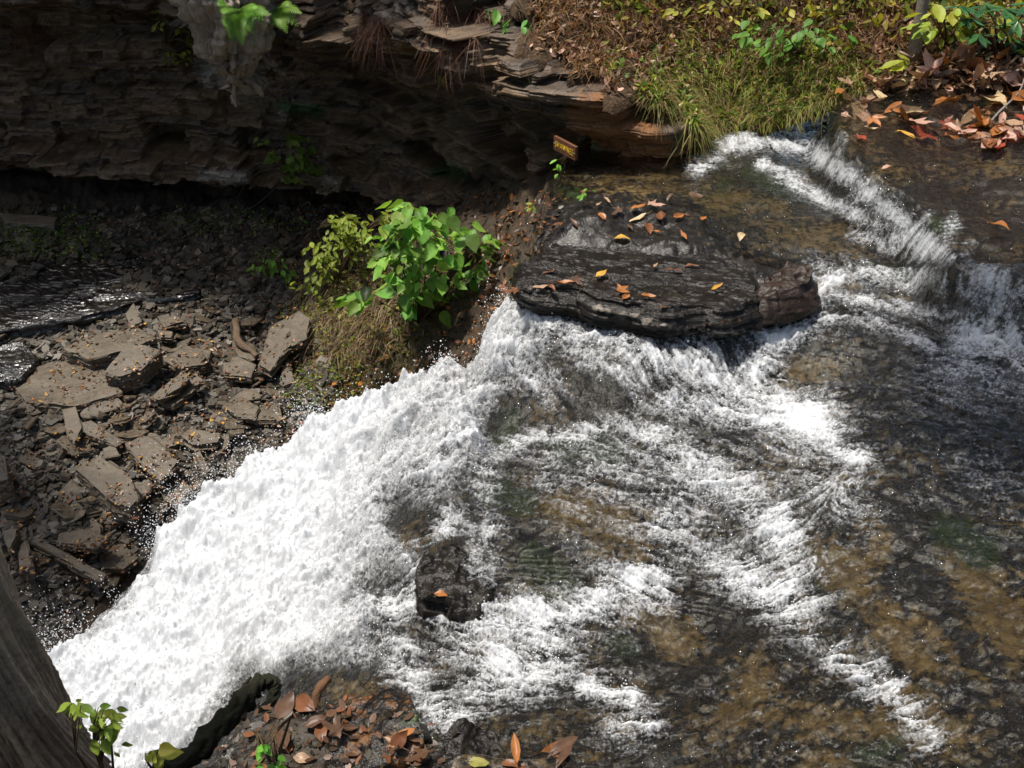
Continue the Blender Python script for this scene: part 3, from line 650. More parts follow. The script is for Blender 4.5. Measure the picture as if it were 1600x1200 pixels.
rock_px('rock', [(530,1110),(555,1080),(600,1068),(640,1085),(652,1120),(668,1165),(640,1190),(560,1200),(500,1190)], -.13, .5, 'flat olive brown rock on the near bank under the brown leaves', seed=25, nt=320, relief=.03, layer=.03, step=.02, tilt=(.08, .1), nr=40, ns=30,
    attrs=lambda V: {'ochre': .38+.5*fbm(V[:, 0]*7, V[:, 1]*7, 2, 3), 'moss': .25+.5*fbm(V[:, 0]*9, V[:, 1]*9, 5, 3)})
rock_px('rock', [(690,1150),(720,1125),(770,1130),(790,1165),(780,1195),(700,1200)], -.27, .4, 'small dark wet rock at the foot of the near bank', seed=27, relief=.04, layer=.04, step=.02, nr=26, ns=20)
# shale slabs of the gorge floor -------------------------------------------------
def slab_px(poly, th, label, tx=0, ty=0, lift=.05, seed=0, mat='slab', rust=0):
    tx, ty = min(tx, .25), min(ty, .32)
    cu, cv = np.mean([p[0] for p in poly]), np.mean([p[1] for p in poly]); g = GH(cu, cv); z = g[2]+lift
    W = np.array([at(u, v, z+0) for u, v in poly]); c = W.mean(0)
    # keep the outline where the photo shows it although the top tilts
    for it in range(4):
        for i, (u, v) in enumerate(poly):
            W[i] = at(u, v, z+(W[i][0]-c[0])*tx+(W[i][1]-c[1])*ty)
    out = corners(W, 5, .02, .06, seed)
    o, l = strata_rock('flat_rock', out, z, th, M[mat], seed=seed+40, nt=90, relief=.006, tilt=(tx, ty), layer=.014, step=.012, nr=12, ns=12, bev=.002); o.data.polygons.foreach_set('use_smooth', np.zeros(len(o.data.polygons), bool))
    place(o, l); tag(o, label, 'rock slab')
SL = [([(196,693),(216,678),(243,687),(277,720),(250,751),(216,720)], .07, 'large pale grey slab lying flat, the lightest and broadest on the gorge floor', .1, .25, .12),
 ([(116,731),(155,714),(202,741),(216,778),(202,791),(175,785)], .20, 'long thick layered block pointing right, below the broad pale slab', .05, .25, .14),
 ([(125,660),(142,656),(189,687),(182,697),(135,677)], .10, 'narrow pale slab slanting down right above the long thick block', -.1, .3, .08),
 ([(348,633),(378,619),(405,636),(395,653),(371,651)], .05, 'oval flat slab with small orange leaves near the spray', .05, .12, .10),
 ([(402,638),(435,629),(442,656),(398,656)], .05, 'squarish flat slab touching the right end of the oval slab', .02, .1, .07),
 ([(405,569),(422,511),(466,488),(483,498),(479,528),(449,543),(422,579)], .07, 'tall slab leaning against the slope beside the dry grass', .35, .75, .16),
 ([(439,582),(449,559),(461,596),(442,602)], .06, 'small upright pointed slab just below the tall leaning slab', .2, .7, .08),
 ([(196,491),(209,473),(221,501),(203,511)], .12, 'small dark upright block at the edge of the wet shelf', .1, .5, .12),
 ([(246,494),(270,488),(287,501),(256,511)], .06, 'greyish slab with a yellow leaf on it near the wet shelf', .05, .2, .08),
 ([(245,515),(270,518),(267,527),(250,527)], .05, 'little pale slab under the slab with the yellow leaf', 0, .2, .07),
 ([(162,582),(202,535),(250,548),(223,575),(189,586)], .16, 'big mossy brown block with a shaded lower face, mid gorge floor', -.1, .35, .16),
 ([(252,630),(285,598),(310,580),(316,592),(298,612),(270,634)], .05, 'curved dark slab edge lying under the leafy curved slab', .25, .5, .10),
 ([(232,622),(262,598),(288,578),(294,590),(280,606),(250,622)], .05, 'leafy curved slab with a rounded right edge', .2, .35, .16),
 ([(160,700),(179,694),(186,710),(165,714)], .08, 'small square greenish block between the narrow slab and the thick block', 0, .25, .10),
 ([(302,702),(310,700),(328,735),(318,740)], .10, 'thin dark slab standing on edge right of the broad pale slab', .4, .4, .10),
 ([(88,847),(95,832),(140,826),(169,840),(148,854)], .06, 'flat grey green slab crossed by cracks, left of the spray', .05, .1, .08),
 ([(154,867),(189,847),(216,871),(192,889),(159,888)], .05, 'rounded flat grey slab at the edge of the dark pool', .05, .15, .08),
 ([(29,864),(40,844),(52,891),(30,891)], .06, 'narrow grey green slab standing beside the tree trunk', .1, .7, .12),
 ([(3,830),(27,823),(24,840),(14,857)], .12, 'small tan rounded stone touching the tree trunk', 0, .3, .12),
 ([(155,905),(189,891),(179,915)], .04, 'small triangular pale slab at the pool edge', 0, .2, .06),
 ([(50,846),(60,840),(164,896),(158,906)], .08, 'long narrow beam of brown rock slanting towards the pool', .0, .3, .09),
 ([(-15,705),(8,712),(12,748),(-15,752)], .2, 'grey block cut by the left frame edge above the trunk', .1, .3, .2),
 ([(0,332),(89,339),(84,351),(7,346)], .12, 'rusty orange flat slab under the cliff at far left', 0, .1, .10),
 ([(98,640),(118,634),(128,668),(116,690),(104,676)], .08, 'slim pale splinter slab left of the narrow slanting slab', .1, .5, .10),
 ([(348,560),(372,556),(400,570),(392,590),(352,584)], .06, 'brown slab half buried in leaves below the dead stick', 0, .2, .06),
 ([(282,680),(300,668),(345,676),(340,690),(300,694)], .06, 'dark flat slab right of the broad pale slab with rusty leaves', 0, .2, .07),
 ([(250,755),(272,742),(300,762),(280,790),(258,780)], .05, 'brown slab partly behind the falling spray', .1, .25, .09)]
for i, a in enumerate(SL): slab_px(*a, seed=i)
for i, (poly, th, lb, tx, ty, lf) in enumerate([([(18,598),(60,572),(130,558),(170,585),(190,612),(120,634),(40,628)], .14, 'wide low slab strewn with small orange leaves at far left', .03, .10, .06),
    ([(95,545),(150,520),(215,512),(245,528),(200,545),(140,560)], .14, 'long mossy slab behind the big brown block', .02, .15, .08),
    ([(255,560),(290,540),(330,548),(320,570),(275,575)], .10, 'low slab with yellow leaves in front of the big brown block', .02, .15, .07)]):
    slab_px(poly, th, lb, tx, ty, lf, 60+i)
def shelf(poly, z0, label, seed):
    out = corners([at(u, v, z0) for u, v in poly], 5, .2, .05, seed)
    o, l = strata_rock('wet_shelf_rock', out, z0, .22, M['shelf'], seed=seed, nt=420, relief=.02, dip=(.10, .30), tilt=(0, .03), layer=.03, step=.03, nr=80, ns=24); place(o, l); tag(o, label, 'rock')
M['shelf'] = mat_rock('wet_shelf_stone', (.005, .0045, .004), (.016, .013, .010), (.05, .042, .03), (.05, .28), 1.2, 18, True, .5, .5)
shelf([(-40,425),(60,415),(180,412),(300,418),(335,440),(300,462),(215,468),(140,490),(60,500),(-40,520)], -1.70, 'wet black shelf of layered rock under the cliff with silvery sheen', 61)
shelf([(-40,545),(30,530),(60,560),(30,590),(-40,600)], -1.82, 'dark wet block at the left frame edge below the black shelf', 63)
# loose slabs, one object each
protos = []; SREC = []
for k in range(14):
    r = np.random.default_rng(100+k); n = r.integers(4, 8); an = np.sort(r.uniform(0, 2*np.pi, n)+np.arange(n)*.0); an = np.linspace(0, 2*np.pi, n, endpoint=False)+r.uniform(-.4, .4, n)
    P = np.stack([np.cos(an)*r.uniform(.7, 1.1, n), np.sin(an)*r.uniform(.35, .8)*r.uniform(.8, 1.1, n)], 1)*.11
    o, l = strata_rock('flat_rock', corners(P, 4, .02, .08, k), 0, r.uniform(.012, .035), M['slab'], seed=200+k, nt=40, relief=.004, layer=.014, step=.008, nr=5, ns=6, bev=.002); o.data.polygons.foreach_set('use_smooth', np.zeros(len(o.data.polygons), bool))
    protos.append((o, o.data)); 
used_p = set(); r = np.random.default_rng(77); cnt = 0
while cnt < 150:
    u_, v_ = r.uniform(-10, 480), r.uniform(465, 930)
    if v_ > 950-(u_-50)*.85 + 0 or (u_ < 60 and v_ > 830) or (u_ > 330 and v_ < 500): continue
    g = GH(u_, v_); k = r.integers(0, 14); o = protos[k][0] if k not in used_p else bpy.data.objects.new('flat_rock', protos[k][1])
    if k not in used_p: used_p.add(k)
    else: COL.objects.link(o)
    sc = float(r.choice([.6, .8, 1.0, 1.3, 1.7], p=[.3, .3, .2, .13, .07])); o.scale = (sc, sc, sc)
    o.location = (g[0], g[1], g[2]+.005+.008*sc); o.rotation_euler = (r.normal()*.30+.12, r.normal()*.30, r.uniform(0, 6.28))
    tag(o, 'loose small shale slab lying among leaf bits on the gorge floor', 'rock slab', 'loose shale slabs on the gorge floor'); SREC.append((o, u_, v_, {.6: 'tiny', .8: 'small', 1.0: 'middling', 1.3: 'large', 1.7: 'very large'}[float(sc)]+' '+('chunky' if o.data.vertices[-1].co.z*0+float(max(q.co.z for q in o.data.vertices)-min(q.co.z for q in o.data.vertices)) > .028 else 'thin')+' loose slab')); cnt += 1
for k in range(14):
    if k not in used_p: bpy.data.objects.remove(protos[k][0])
# uncountable shards and leaf crumbs
def scatter_prisms(name, pts, smin, smax, cols, mat, r, flat=.25, tilt=.35, kind='stuff'):
    n = len(pts); k = 5; an = np.linspace(0, 2*np.pi, k, endpoint=False)[None]+r.uniform(-.45, .45, (n, k)); s = np.exp(r.uniform(np.log(smin), np.log(smax), n))[:, None]
    el = r.uniform(.4, 1, (n, 1)); rr = s*r.uniform(.7, 1.1, (n, k)); px = np.cos(an)*rr; py = np.sin(an)*rr*el; th = s*flat*r.uniform(.4, 1.2, (n, 1))
    V = np.zeros((n, 2*k, 3)); V[:, :k, 0] = px; V[:, :k, 1] = py; V[:, :k, 2] = th; V[:, k:, 0] = px; V[:, k:, 1] = py; V[:, k:, 2] = -th
    a, b, c = r.normal(size=n)*tilt, r.normal(size=n)*tilt, r.uniform(0, 6.28, n)
    x, y, z = V[..., 0].copy(), V[..., 1].copy(), V[..., 2].copy()
    y, z = y*np.cos(a)[:, None]-z*np.sin(a)[:, None], y*np.sin(a)[:, None]+z*np.cos(a)[:, None]
    x, z = x*np.cos(b)[:, None]+z*np.sin(b)[:, None], -x*np.sin(b)[:, None]+z*np.cos(b)[:, None]
    x, y = x*np.cos(c)[:, None]-y*np.sin(c)[:, None], x*np.sin(c)[:, None]+y*np.cos(c)[:, None]
    V = np.stack([x, y, z], -1)+pts[:, None]; C = np.asarray(cols)[r.integers(0, len(cols), n)]*r.uniform(.6, 1.3, (n, 1))
    i = np.arange(n)[:, None]*2*k; top = i+np.arange(k)[None]; F = [tuple(q) for q in top]
    for j in range(k): F += [tuple(q) for q in np.concatenate([i+j, i+k+j, i+k+(j+1) % k, i+(j+1) % k], 1)]
    o = add_mesh(name, V.reshape(-1, 3), F, M[mat], None, False, {'col': np.repeat(C, 2*k, 0)})
    if kind: o['kind'] = kind
    return o
def gpts(n, u0, u1, v0, v1, r, ok=None, H=GH):
    out = []
    while len(out) < n:
        u_, v_ = r.uniform(u0, u1), r.uniform(v0, v1)
        if ok and not ok(u_, v_): continue
        p = H(u_, v_); p[:2] += r.normal(size=2)*.02; out.append(p)
    P = np.array(out)
    if H is GH: P[:, 2] = ground(P[:, 0], P[:, 1])[0]
    return P
r = np.random.default_rng(8)
basin = lambda u_, v_: v_ < 960-(u_-50)*.85+60 and not (v_ < 470 and u_ < 330)
out = corners([(-2.46,8.55),(-2.50,8.2),(-2.42,7.98),(-2.25,7.90),(-2.08,7.97),(-1.96,8.15),(-1.92,8.5),(-2.1,8.8),(-2.3,8.8)], 5, .3, .05, 3)
o, l = strata_rock('spur_rock', out, .98, 1.0, mat_rock('pale_spur_stone', (.12, .085, .055), (.32, .25, .18), (.56, .47, .37), (.5, .8), 1.2, .35, False), seed=77, nt=300, relief=.05, tilt=(.05, .35), layer=.06, step=.045, nr=30, ns=60, prof=lambda f, B: .05*math.sin(math.pi*min(1, f*1.1)**.8)+.06*(f<.6)-.20*f-.55*max(0, f-.62)+.22*fbm(B[:, 0]*5+f*.9, B[:, 1]*5+f*1.3, 5, 3)+.11*fbm(B[:, 0]*14+f*1.2, B[:, 1]*12+f*2, 15, 3)+.025*(1-3*np.abs(fbm(B[:, 0]*38+f*2, f*2.5+B[:, 1]*30, 7, 2))))
place(o, l); tag(o, 'pale sunlit spur of rock at the top of the cliff where the ferns grow', 'rock')
M['shard'] = mat_col('shale_shard', .6, 0, 50, .35, .4, .5)
scatter_prisms('shale_rubble', gpts(9000, -30, 520, 440, 1000, r, basin)+np.array([0, 0, .008]), .012, .07, [(.09,.078,.06),(.13,.115,.09),(.06,.045,.03),(.05,.045,.035),(.16,.14,.115)], 'shard', r)
scatter_prisms('cave_floor_rubble', gpts(3600, -30, 640, 322, 480, r)+np.array([0, 0, .004]), .012, .075, [(.055,.045,.03),(.09,.07,.046),(.04,.034,.022),(.03,.026,.018),(.07,.045,.028),(.13,.105,.07)], 'shard', r)
scatter_prisms('near_bank_grit', gpts(1000, 180, 700, 1060, 1205, r)+np.array([0, 0, .002]), .004, .016, [(.03,.026,.014),(.02,.016,.010),(.05,.035,.02)], 'shard', r)

bpy.context.view_layer.update()
SH = Hit(); SH.put(mverts('ground'))
for o in [q for q in COL.objects if q.name.startswith('flat_rock')]:
    me = o.data; a = np.empty(len(me.vertices)*3, np.float32); me.vertices.foreach_get('co', a); m = np.array(o.matrix_world); SH.put(a.reshape(-1, 3).astype(float) @ m[:3, :3].T + m[:3, 3])

for o in [q for q in COL.objects if q.name.split('.')[0] in ('ledge_rock', 'boulder', 'rock', 'spur_rock')]:
    me = o.data; a = np.empty(len(me.vertices)*3, np.float32); me.vertices.foreach_get('co', a); m = np.array(o.matrix_world); AH.put(a.reshape(-1, 3).astype(float) @ m[:3, :3].T + m[:3, 3])
# ================================================================ LEAVES
REC = {}
def leaf_outline(kind):
    if kind == 'oval': return [(0, 0), (.18, .20), (.40, .29), (.62, .25), (.84, .12), (1, 0)]
    if kind == 'long': return [(0, 0), (.2, .10), (.45, .16), (.7, .13), (.9, .05), (1, 0)]
    if kind == 'heart': return [(0, 0), (.02, .22), (.20, .37), (.45, .36), (.75, .18), (1, 0)]
def leaf_geo(kind, curl=.3, fold=.2, wave=.05, seed=0):
    """one leaf, length 1 along x"""
    r = random.Random(seed)
    if kind == 'maple':
        P = [(0, 0)]; tips = [(-62*1.9, .42), (-58, .72), (0, 1.0), (58, .72), (62*1.9, .42)]
        ring = [(-170, .16)]
        for i, (a, l) in enumerate(tips):
            l *= r.uniform(.85, 1.1)
            ring += [(a-13, l*.70), (a-6, l*.78), (a, l), (a+6, l*.78), (a+13, l*.70)]
            if i < 4: ring.append(((a+tips[i+1][0])/2, .33))
        ring.append((170, .16))
        V = [(.3, 0, 0)]+[(.3+.7*l*math.cos(math.radians(a)), .7*l*math.sin(math.radians(a)), 0) for a, l in ring]
        F = [(0, i, i+1) for i in range(1, len(V)-1)]+[(0, len(V)-1, 1)]
    else:
        O = leaf_outline(kind); V = []; F = []
        for x, w in O:
            V += [(x, -w, 0), (x, -w*.5, 0), (x, 0, 0), (x, w*.5, 0), (x, w, 0)]
        for i in range(len(O)-1):
            for j in range(4): F.append((i*5+j, (i+1)*5+j, (i+1)*5+j+1, i*5+j+1))
    out = []
    for x, y, z in V:
        z = abs(y)*fold*2 + curl*(x-.5)**2*1.2*(1 if curl > 0 else 1) + wave*math.sin(x*9+seed+y*7)
        out.append((x, y*(1-abs(curl)*.2), z))
    return np.array(out), F
def leaf_mesh(name, kind, size, col, curl, fold, seed, mat='leaf', stalk=True):
    V, F = leaf_geo(kind, curl, fold, .05, seed); mb = MB()
    r = np.random.default_rng(seed); c = np.array(col)[None]*(1+.35*(fbm(V[:, 0]*4+seed, V[:, 1]*4, seed, 2)))[:, None]
    mb.add(V*size, F, np.clip(c, 0, 1))
    if stalk: mb.tube([(-.35*size, 0, .06*size), (-.1*size, 0, .02*size), (.3*size, 0, .004)], size*.012, 4, np.array(col)*.5)
    return mb
LC = {'tan': (.36, .23, .14), 'pink': (.44, .26, .19), 'orange': (.34, .13, .035), 'rust': (.16, .062, .025), 'brown': (.10, .052, .028), 'yellow': (.50, .27, .04), 'red': (.33, .06, .03), 'cream': (.48, .36, .20), 'olive': (.22, .20, .05)}
_lm = {}
def fallen_leaf(u_, v_, px, col, kind, label, group=None, H=AH, r=random, lift=.012, name='fallen_leaf', water=False, tl=.25):
    p = H(u_, v_)
    if water: z = wz(p[0], p[1]); p[2] = max(p[2], z-.01)
    dist = math.sqrt(p[0]**2+p[1]**2+(p[2]-CAMZ)**2); size = px*dist/F
    key = (kind, col, r.randint(0, 2))
    if key not in _lm:
        mb = leaf_mesh('fallen_leaf', kind, 1, LC[col], [.15, .45, -.3][key[2]], [.08, .3, .15][key[2]], key[2]*7+len(_lm))
        o = mb.build(name, M['leaf']); _lm[key] = o.data
    else:
        o = bpy.data.objects.new(name, _lm[key]); COL.objects.link(o)
    o.scale = (size, size, size); o.location = (p[0], p[1], p[2]+lift+(0.1*size if tl > .1 else 0)); o.rotation_euler = (r.gauss(0, tl), r.gauss(0, tl), r.uniform(0, 6.28))
    if group: REC.setdefault(group, []).append((o, u_, v_, {'rust': 'rusty', 'red': 'red', 'cream': 'cream', 'olive': 'olive'}.get(col, col)+' '+{'oval': 'oval', 'long': 'narrow', 'maple': 'lobed'}[kind]+' leaf'))
    return tag(o, label, 'leaf', group)
rr = random.Random(5)
# leaves that can be told apart
for a in [(1157,378,22,'cream','oval','small cream leaf alone on the wet brown rock left of the upper cascade'),(1538,375,34,'orange','oval','single orange leaf on the dark wet rock right of the small cascade'),
  (930,437,26,'yellow','oval','yellow orange leaf near the middle of the dark ledge'),(1108,456,26,'yellow','long','long narrow yellow leaf near the right end of the dark ledge'),(1085,270,22,'brown','long','brown leaf at the foot of the rusty rock wall'),
  (1028,484,22,'orange','oval','small orange leaf lowest of those on the dark ledge'),(678,928,24,'orange','oval','orange leaf caught on the black rock in the falls'),(1004,322,34,'pink','maple','pink maple leaf, the largest on the bench'),
  (1010,338,30,'cream','long','pale folded leaf just below the pink maple leaf'),(958,375,26,'yellow','oval','yellow leaf lying at the left of the bench leaf row'),(1540,205,46,'orange','maple','large orange red maple leaf propped at the edge of the dark upper pool'),
  (1350,228,34,'red','long','red leaf lying on the dark upper ledge above the cascade'),(1345,211,22,'cream','long','small pale leaf on the dark upper ledge above the red leaf'),(1424,232,34,'yellow','long','yellowish leaf under the water of the upper ledge'),
  (1435,197,24,'cream','oval','cream leaf standing upright behind the upper ledge'),(1302,205,26,'pink','maple','pink maple leaf at the moss corner above the cascade'),(1395,268,22,'pink','long','pink leaf at the lip of the dark cascade'),
  (325,660,17,'yellow','maple','bright yellow leaf on the gorge floor near the spray'),(728,1193,34,'olive','oval','green leaf at the bottom frame edge'),(1105,455,8,'orange','oval',None)]:
    if a[5] is None: continue
    fallen_leaf(*a, r=rr, water=True, tl=.15 if a[5] != 'cream leaf standing upright behind the upper ledge' else 1.0)
for u_, v_, px, c, k in [(985,330,26,'orange','oval'),(1035,352,30,'rust','oval'),(1060,365,24,'orange','long'),(1048,345,22,'orange','oval'),(930,325,18,'tan','long'),(955,327,22,'tan','long'),(975,330,28,'brown','maple'),(1040,316,18,'brown','long'),(1075,316,24,'brown','oval'),
  (895,432,30,'brown','maple'),(865,450,32,'orange','long'),(855,447,24,'rust','long'),(960,460,34,'orange','maple'),(970,472,22,'orange','oval'),(1000,465,24,'orange','oval'),(1065,424,26,'rust','long'),(1095,418,24,'rust','long'),(868,425,22,'rust','long'),(795,465,32,'rust','long'),(815,457,30,'rust','maple'),(1010,350,30,'rust','oval'),
  (990,362,20,'brown','long'),(1035,365,18,'orange','long'),(900,360,24,'brown','long'),(880,355,22,'rust','maple'),(915,310,18,'rust','oval'),(945,347,20,'orange','oval'),(1078,337,20,'rust','long'),(830,455,26,'tan','long'),(1020,423,18,'tan','long'),(1100,345,18,'orange','oval')]:
    fallen_leaf(u_, v_, px, c, k, 'brown or orange fallen leaf stuck on the wet bench and ledge', 'fallen leaves on the wet bench and ledge', r=rr, water=True, tl=.15)
# drift of big leaves on the right bank
def band(u_): return (max(75, 150-.3*(u_-1330)), 190 + (u_-1330)*.18)
n = 0
while n < 150:
    u_ = rr.uniform(1310, 1625); lo, hi = band(u_); v_ = rr.uniform(lo, hi)
    if (inside(np.array([u_]), np.array([v_]), [(1370,152),(1440,150),(1520,180),(1600,188),(1600,205),(1480,200),(1400,195),(1350,178)])[0]) and rr.random() < .85: continue
    if 165 < v_ < 195 and rr.random() < .3: continue
    px = rr.uniform(24, 52); c = rr.choices(['tan', 'pink', 'orange', 'rust', 'brown', 'cream', 'red'], [6, 6, 2, 1, 3, 1.5, .4])[0] if v_ < 190 else rr.choices(['orange', 'red', 'pink', 'tan', 'brown'], [2, 1, 3, 3, 1])[0]
    fallen_leaf(u_, v_, px, c, rr.choice(['oval', 'long', 'maple', 'maple', 'long']), 'tan, pink or orange leaf in the drift of leaves beside the upper ledge', 'drift of fallen leaves on the right bank', r=rr, lift=.02+rr.random()*.03, tl=.45); n += 1
for i in range(16):
    fallen_leaf(rr.uniform(1470, 1600), rr.uniform(215, 238), rr.uniform(24, 44), rr.choice(['orange', 'red', 'rust', 'pink']), rr.choice(['long', 'oval']), 'orange or red leaf soaking along the edge of the dark upper pool', 'soaked leaves along the upper pool edge', r=rr, water=True, lift=.006, tl=.08)
# near bank
for i in range(18):
    if i < 11: u_, v_ = rr.uniform(385, 560), rr.uniform(1095, 1195)
    else: u_, v_ = rr.uniform(590, 720), rr.uniform(1150, 1200)
    fallen_leaf(u_, v_, rr.uniform(26, 50), rr.choices(['rust', 'brown', 'orange', 'tan', 'yellow'], [4, 7, 1, .8, .3])[0], rr.choice(['long', 'oval', 'oval', 'maple']), 'wet brown or rusty leaf piled on the near bank', 'wet leaves piled on the near bank', r=rr, lift=.01+rr.random()*.02, tl=.3)
for i in range(7):
    fallen_leaf(rr.uniform(800, 960), rr.uniform(1182, 1204), rr.uniform(34, 60), rr.choice(['rust', 'brown', 'orange']), 'long', 'wet rusty leaf at the bottom frame edge right of the small dark rock', 'wet leaves along the bottom frame edge', r=rr, tl=.15)
# uncountable litter
def litter(name, P, smin, smax, cols, r, mat='leaf', tilt=.5, lift=.01):
    n = len(P); s = r.uniform(smin, smax, n)[:, None]
    base = np.array([(0, 0, 0), (.35, .26, .10), (.75, .20, .06), (1, 0, .12), (.7, -.22, .1), (.3, -.24, .05)])[None]*np.array([1, 1, 1])
    V = base*s[:, :, None]; V = V*np.stack([np.ones(n), r.uniform(.5, 1.3, n), r.uniform(-1.5, 3, n)], 1)[:, None]
    a, b, c = r.normal(size=n)*tilt, r.normal(size=n)*tilt, r.uniform(0, 6.28, n); x, y, z = V[..., 0], V[..., 1], V[..., 2]
    y, z = y*np.cos(a)[:, None]-z*np.sin(a)[:, None], y*np.sin(a)[:, None]+z*np.cos(a)[:, None]
    x, z = x*np.cos(b)[:, None]+z*np.sin(b)[:, None], -x*np.sin(b)[:, None]+z*np.cos(b)[:, None]
    x, y = x*np.cos(c)[:, None]-y*np.sin(c)[:, None], x*np.sin(c)[:, None]+y*np.cos(c)[:, None]
    V = np.stack([x, y, z], -1)+P[:, None]+np.array([0, 0, lift]); C = np.asarray(cols)[r.integers(0, len(cols), n)]*r.uniform(.6, 1.3, (n, 1))
    i = np.arange(n)[:, None]*6; F = np.concatenate([i+np.array([0, 1, 2, 3]), i+np.array([0, 3, 4, 5])], 1).reshape(-1, 4)
    o = add_mesh(name, V.reshape(-1, 3), F, M[mat], None, True, {'col': np.repeat(C, 6, 0)}); o['kind'] = 'stuff'; return o
r = np.random.default_rng(21)
LL = [LC[k] for k in ('tan', 'orange', 'rust', 'brown', 'brown', 'brown', 'rust', 'rust')]+[(.16, .07, .03), (.13, .08, .04)]
litter('leaf_crumbs', gpts(3600, -20, 520, 470, 1000, r, lambda a, b: basin(a, b) and fbm(np.array([a*.02]), np.array([b*.03]), 6, 2)[0]+r.normal()*.12 > 0, SH), .012, .042, LL+[LC['yellow'], (.1, .06, .03), (.1, .06, .03)], r, lift=.006, tilt=.3)
litter('leaf_mould_crumbs', gpts(9000, -20, 520, 440, 1000, r, lambda a, b: basin(a, b) and fbm(np.array([a*.012]), np.array([b*.018]), 4, 2)[0] > -.08), .010, .028, [(.07, .042, .022), (.05, .032, .018), (.10, .06, .03), (.035, .025, .015)], r, lift=.004, tilt=.4)
litter('cave_floor_litter', gpts(2600, -20, 640, 325, 480, r), .012, .04, [LC['rust'], LC['brown'], (.09, .05, .03), (.06, .04, .02), LC['tan']], r, lift=.01, tilt=.3)
litter('near_bank_litter', gpts(170, 330, 720, 1090, 1205, r, lambda a, b: b > 1090+abs(a-500)*.2, AH), .02, .05, [LC['brown'], LC['rust'], (.06, .035, .02), (.04, .03, .015)], r, lift=.004, tilt=.25)
litter('slope_litter', gpts(4200, 440, 880, 300, 680, r, lambda a, b: b > 300 and a < 900-(b-290)*.6), .02, .065, [LC['rust'], LC['brown'], (.16, .07, .03), LC['orange'], (.08, .05, .025), (.05, .035, .02)], r, lift=.01)
# bank surface samples --------------------------------------------------------
bk = BANK[:150]
def bank_pts(n, ok, r):
    i = r.integers(0, 100, n*60)+0; j = r.integers(0, bk.shape[1]-1, n*60); fi, fj = r.random(n*60), r.random(n*60)
    A = bk[i, j]; P = A+(bk[np.minimum(i+1, 149), j]-A)*fi[:, None]+(bk[i, np.minimum(j+1, bk.shape[1]-1)]-A)*fj[:, None]
    u, v = proj(*P.T); k = ok(u, v) & (u > -120) & (u < 1720) & (v > -120) & (v < 330) & (P[:, 2] < 6)
    return P[k][:n]
def blades(name, P, L, w, cols, r, droop=.8, lean=None, mat='grass', seg=4, up=(0, -.35, 1)):
    n = len(P); L = r.uniform(L[0], L[1], n); an = r.uniform(0, 2*np.pi, n); side = np.stack([np.cos(an), np.sin(an), 0*an], 1)
    d = np.array(up)[None]+r.normal(size=(n, 3))*.6; d /= np.linalg.norm(d, axis=1)[:, None]
    dr = r.uniform(.3, 1, n)*droop; V = []
    hd = np.stack([d[:, 0], d[:, 1]-.25, 0*an], 1); hd /= np.linalg.norm(hd, axis=1)[:, None]+1e-6
    for k in range(seg+1):
        t = k/seg; c = P+d*(L*t*(1-.3*dr*t))[:, None]+hd*(L*dr*t*t*.6)[:, None]-np.array([0, 0, 1])[None]*(L*dr*t**2.2*.75)[:, None]
        ww = w*(1-t)**.6+.0004; V += [c-side*ww, c+side*ww]
    V = np.stack(V, 1); m = 2*(seg+1); i = np.arange(n)[:, None]*m
    F = np.concatenate([i+np.array([2*k, 2*k+1, 2*k+3, 2*k+2]) for k in range(seg)], 1).reshape(-1, 4)
    C = np.asarray(cols)[r.integers(0, len(cols), n)]*r.uniform(.6, 1.35, (n, 1))
    o = add_mesh(name, V.reshape(-1, 3), F, M[mat], None, True, {'col': np.repeat(C, m, 0)}); o['kind'] = 'stuff'; return o
def reg(poly, soft=25, seed=0, r=r):
    return lambda u, v: sdist(u, v, poly)+soft*fbm(u*.012+seed, v*.012, 2, 3)*2+r.normal(size=len(u))*soft*.5 > 0
G = [(.22, .28, .04), (.30, .34, .06), (.14, .22, .04), (.38, .35, .10), (.24, .18, .08)]
green_reg = [(1035,120),(1150,70),(1300,70),(1340,140),(1310,205),(1230,225),(1170,235),(1100,262),(1060,285),(1035,240)]
blades('bank_grass', bank_pts(12000, reg(green_reg, 45), r), (.04, .17), .0035, G, r, 1.1)
blades('hanging_grass', bank_pts(2600, reg([(1030,130),(1110,110),(1110,250),(1060,285),(1032,260)], 8), r), (.10, .28), .0028, [(.26, .26, .07), (.30, .24, .09), (.18, .20, .05), (.22, .14, .06)], r, 1.7, up=(0, -.8, .5))
dry_reg = [(850,-40),(1080,-40),(1450,-40),(1450,90),(1330,130),(1100,90),(1040,160),(1000,120),(900,110),(845,60)]
blades('dry_stalks', bank_pts(7500, reg(dry_reg), r), (.05, .24), .0022, [(.30, .17, .08), (.40, .27, .14), (.22, .10, .05), (.14, .08, .04), (.34, .24, .15)], r, .8)
litter('bank_leaf_litter', bank_pts(11000, reg([(800,-60),(1650,-60),(1650,150),(1330,170),(1200,120),(1040,180),(960,140),(860,90)], 20), r), .025, .075, [LC['tan'], LC['brown'], LC['rust'], (.30, .17, .09), (.20, .10, .05), (.42, .28, .17), LC['pink']], r, tilt=.7, lift=.015)
litter('bank_forbs', bank_pts(8500, reg(green_reg, 55), r), .02, .055, [(.16, .28, .035), (.10, .20, .03), (.26, .34, .05), (.32, .32, .05)], r, 'green', .7, .05)
litter('yellow_undergrowth', bank_pts(2200, reg([(880,-60),(1650,-60),(1650,40),(1500,90),(1400,60),(1250,70),(1100,60)], 40), r), .04, .09, [(.16, .22, .03), (.30, .30, .04), (.10, .15, .03), (.36, .28, .05)], r, 'green', .8, .09)
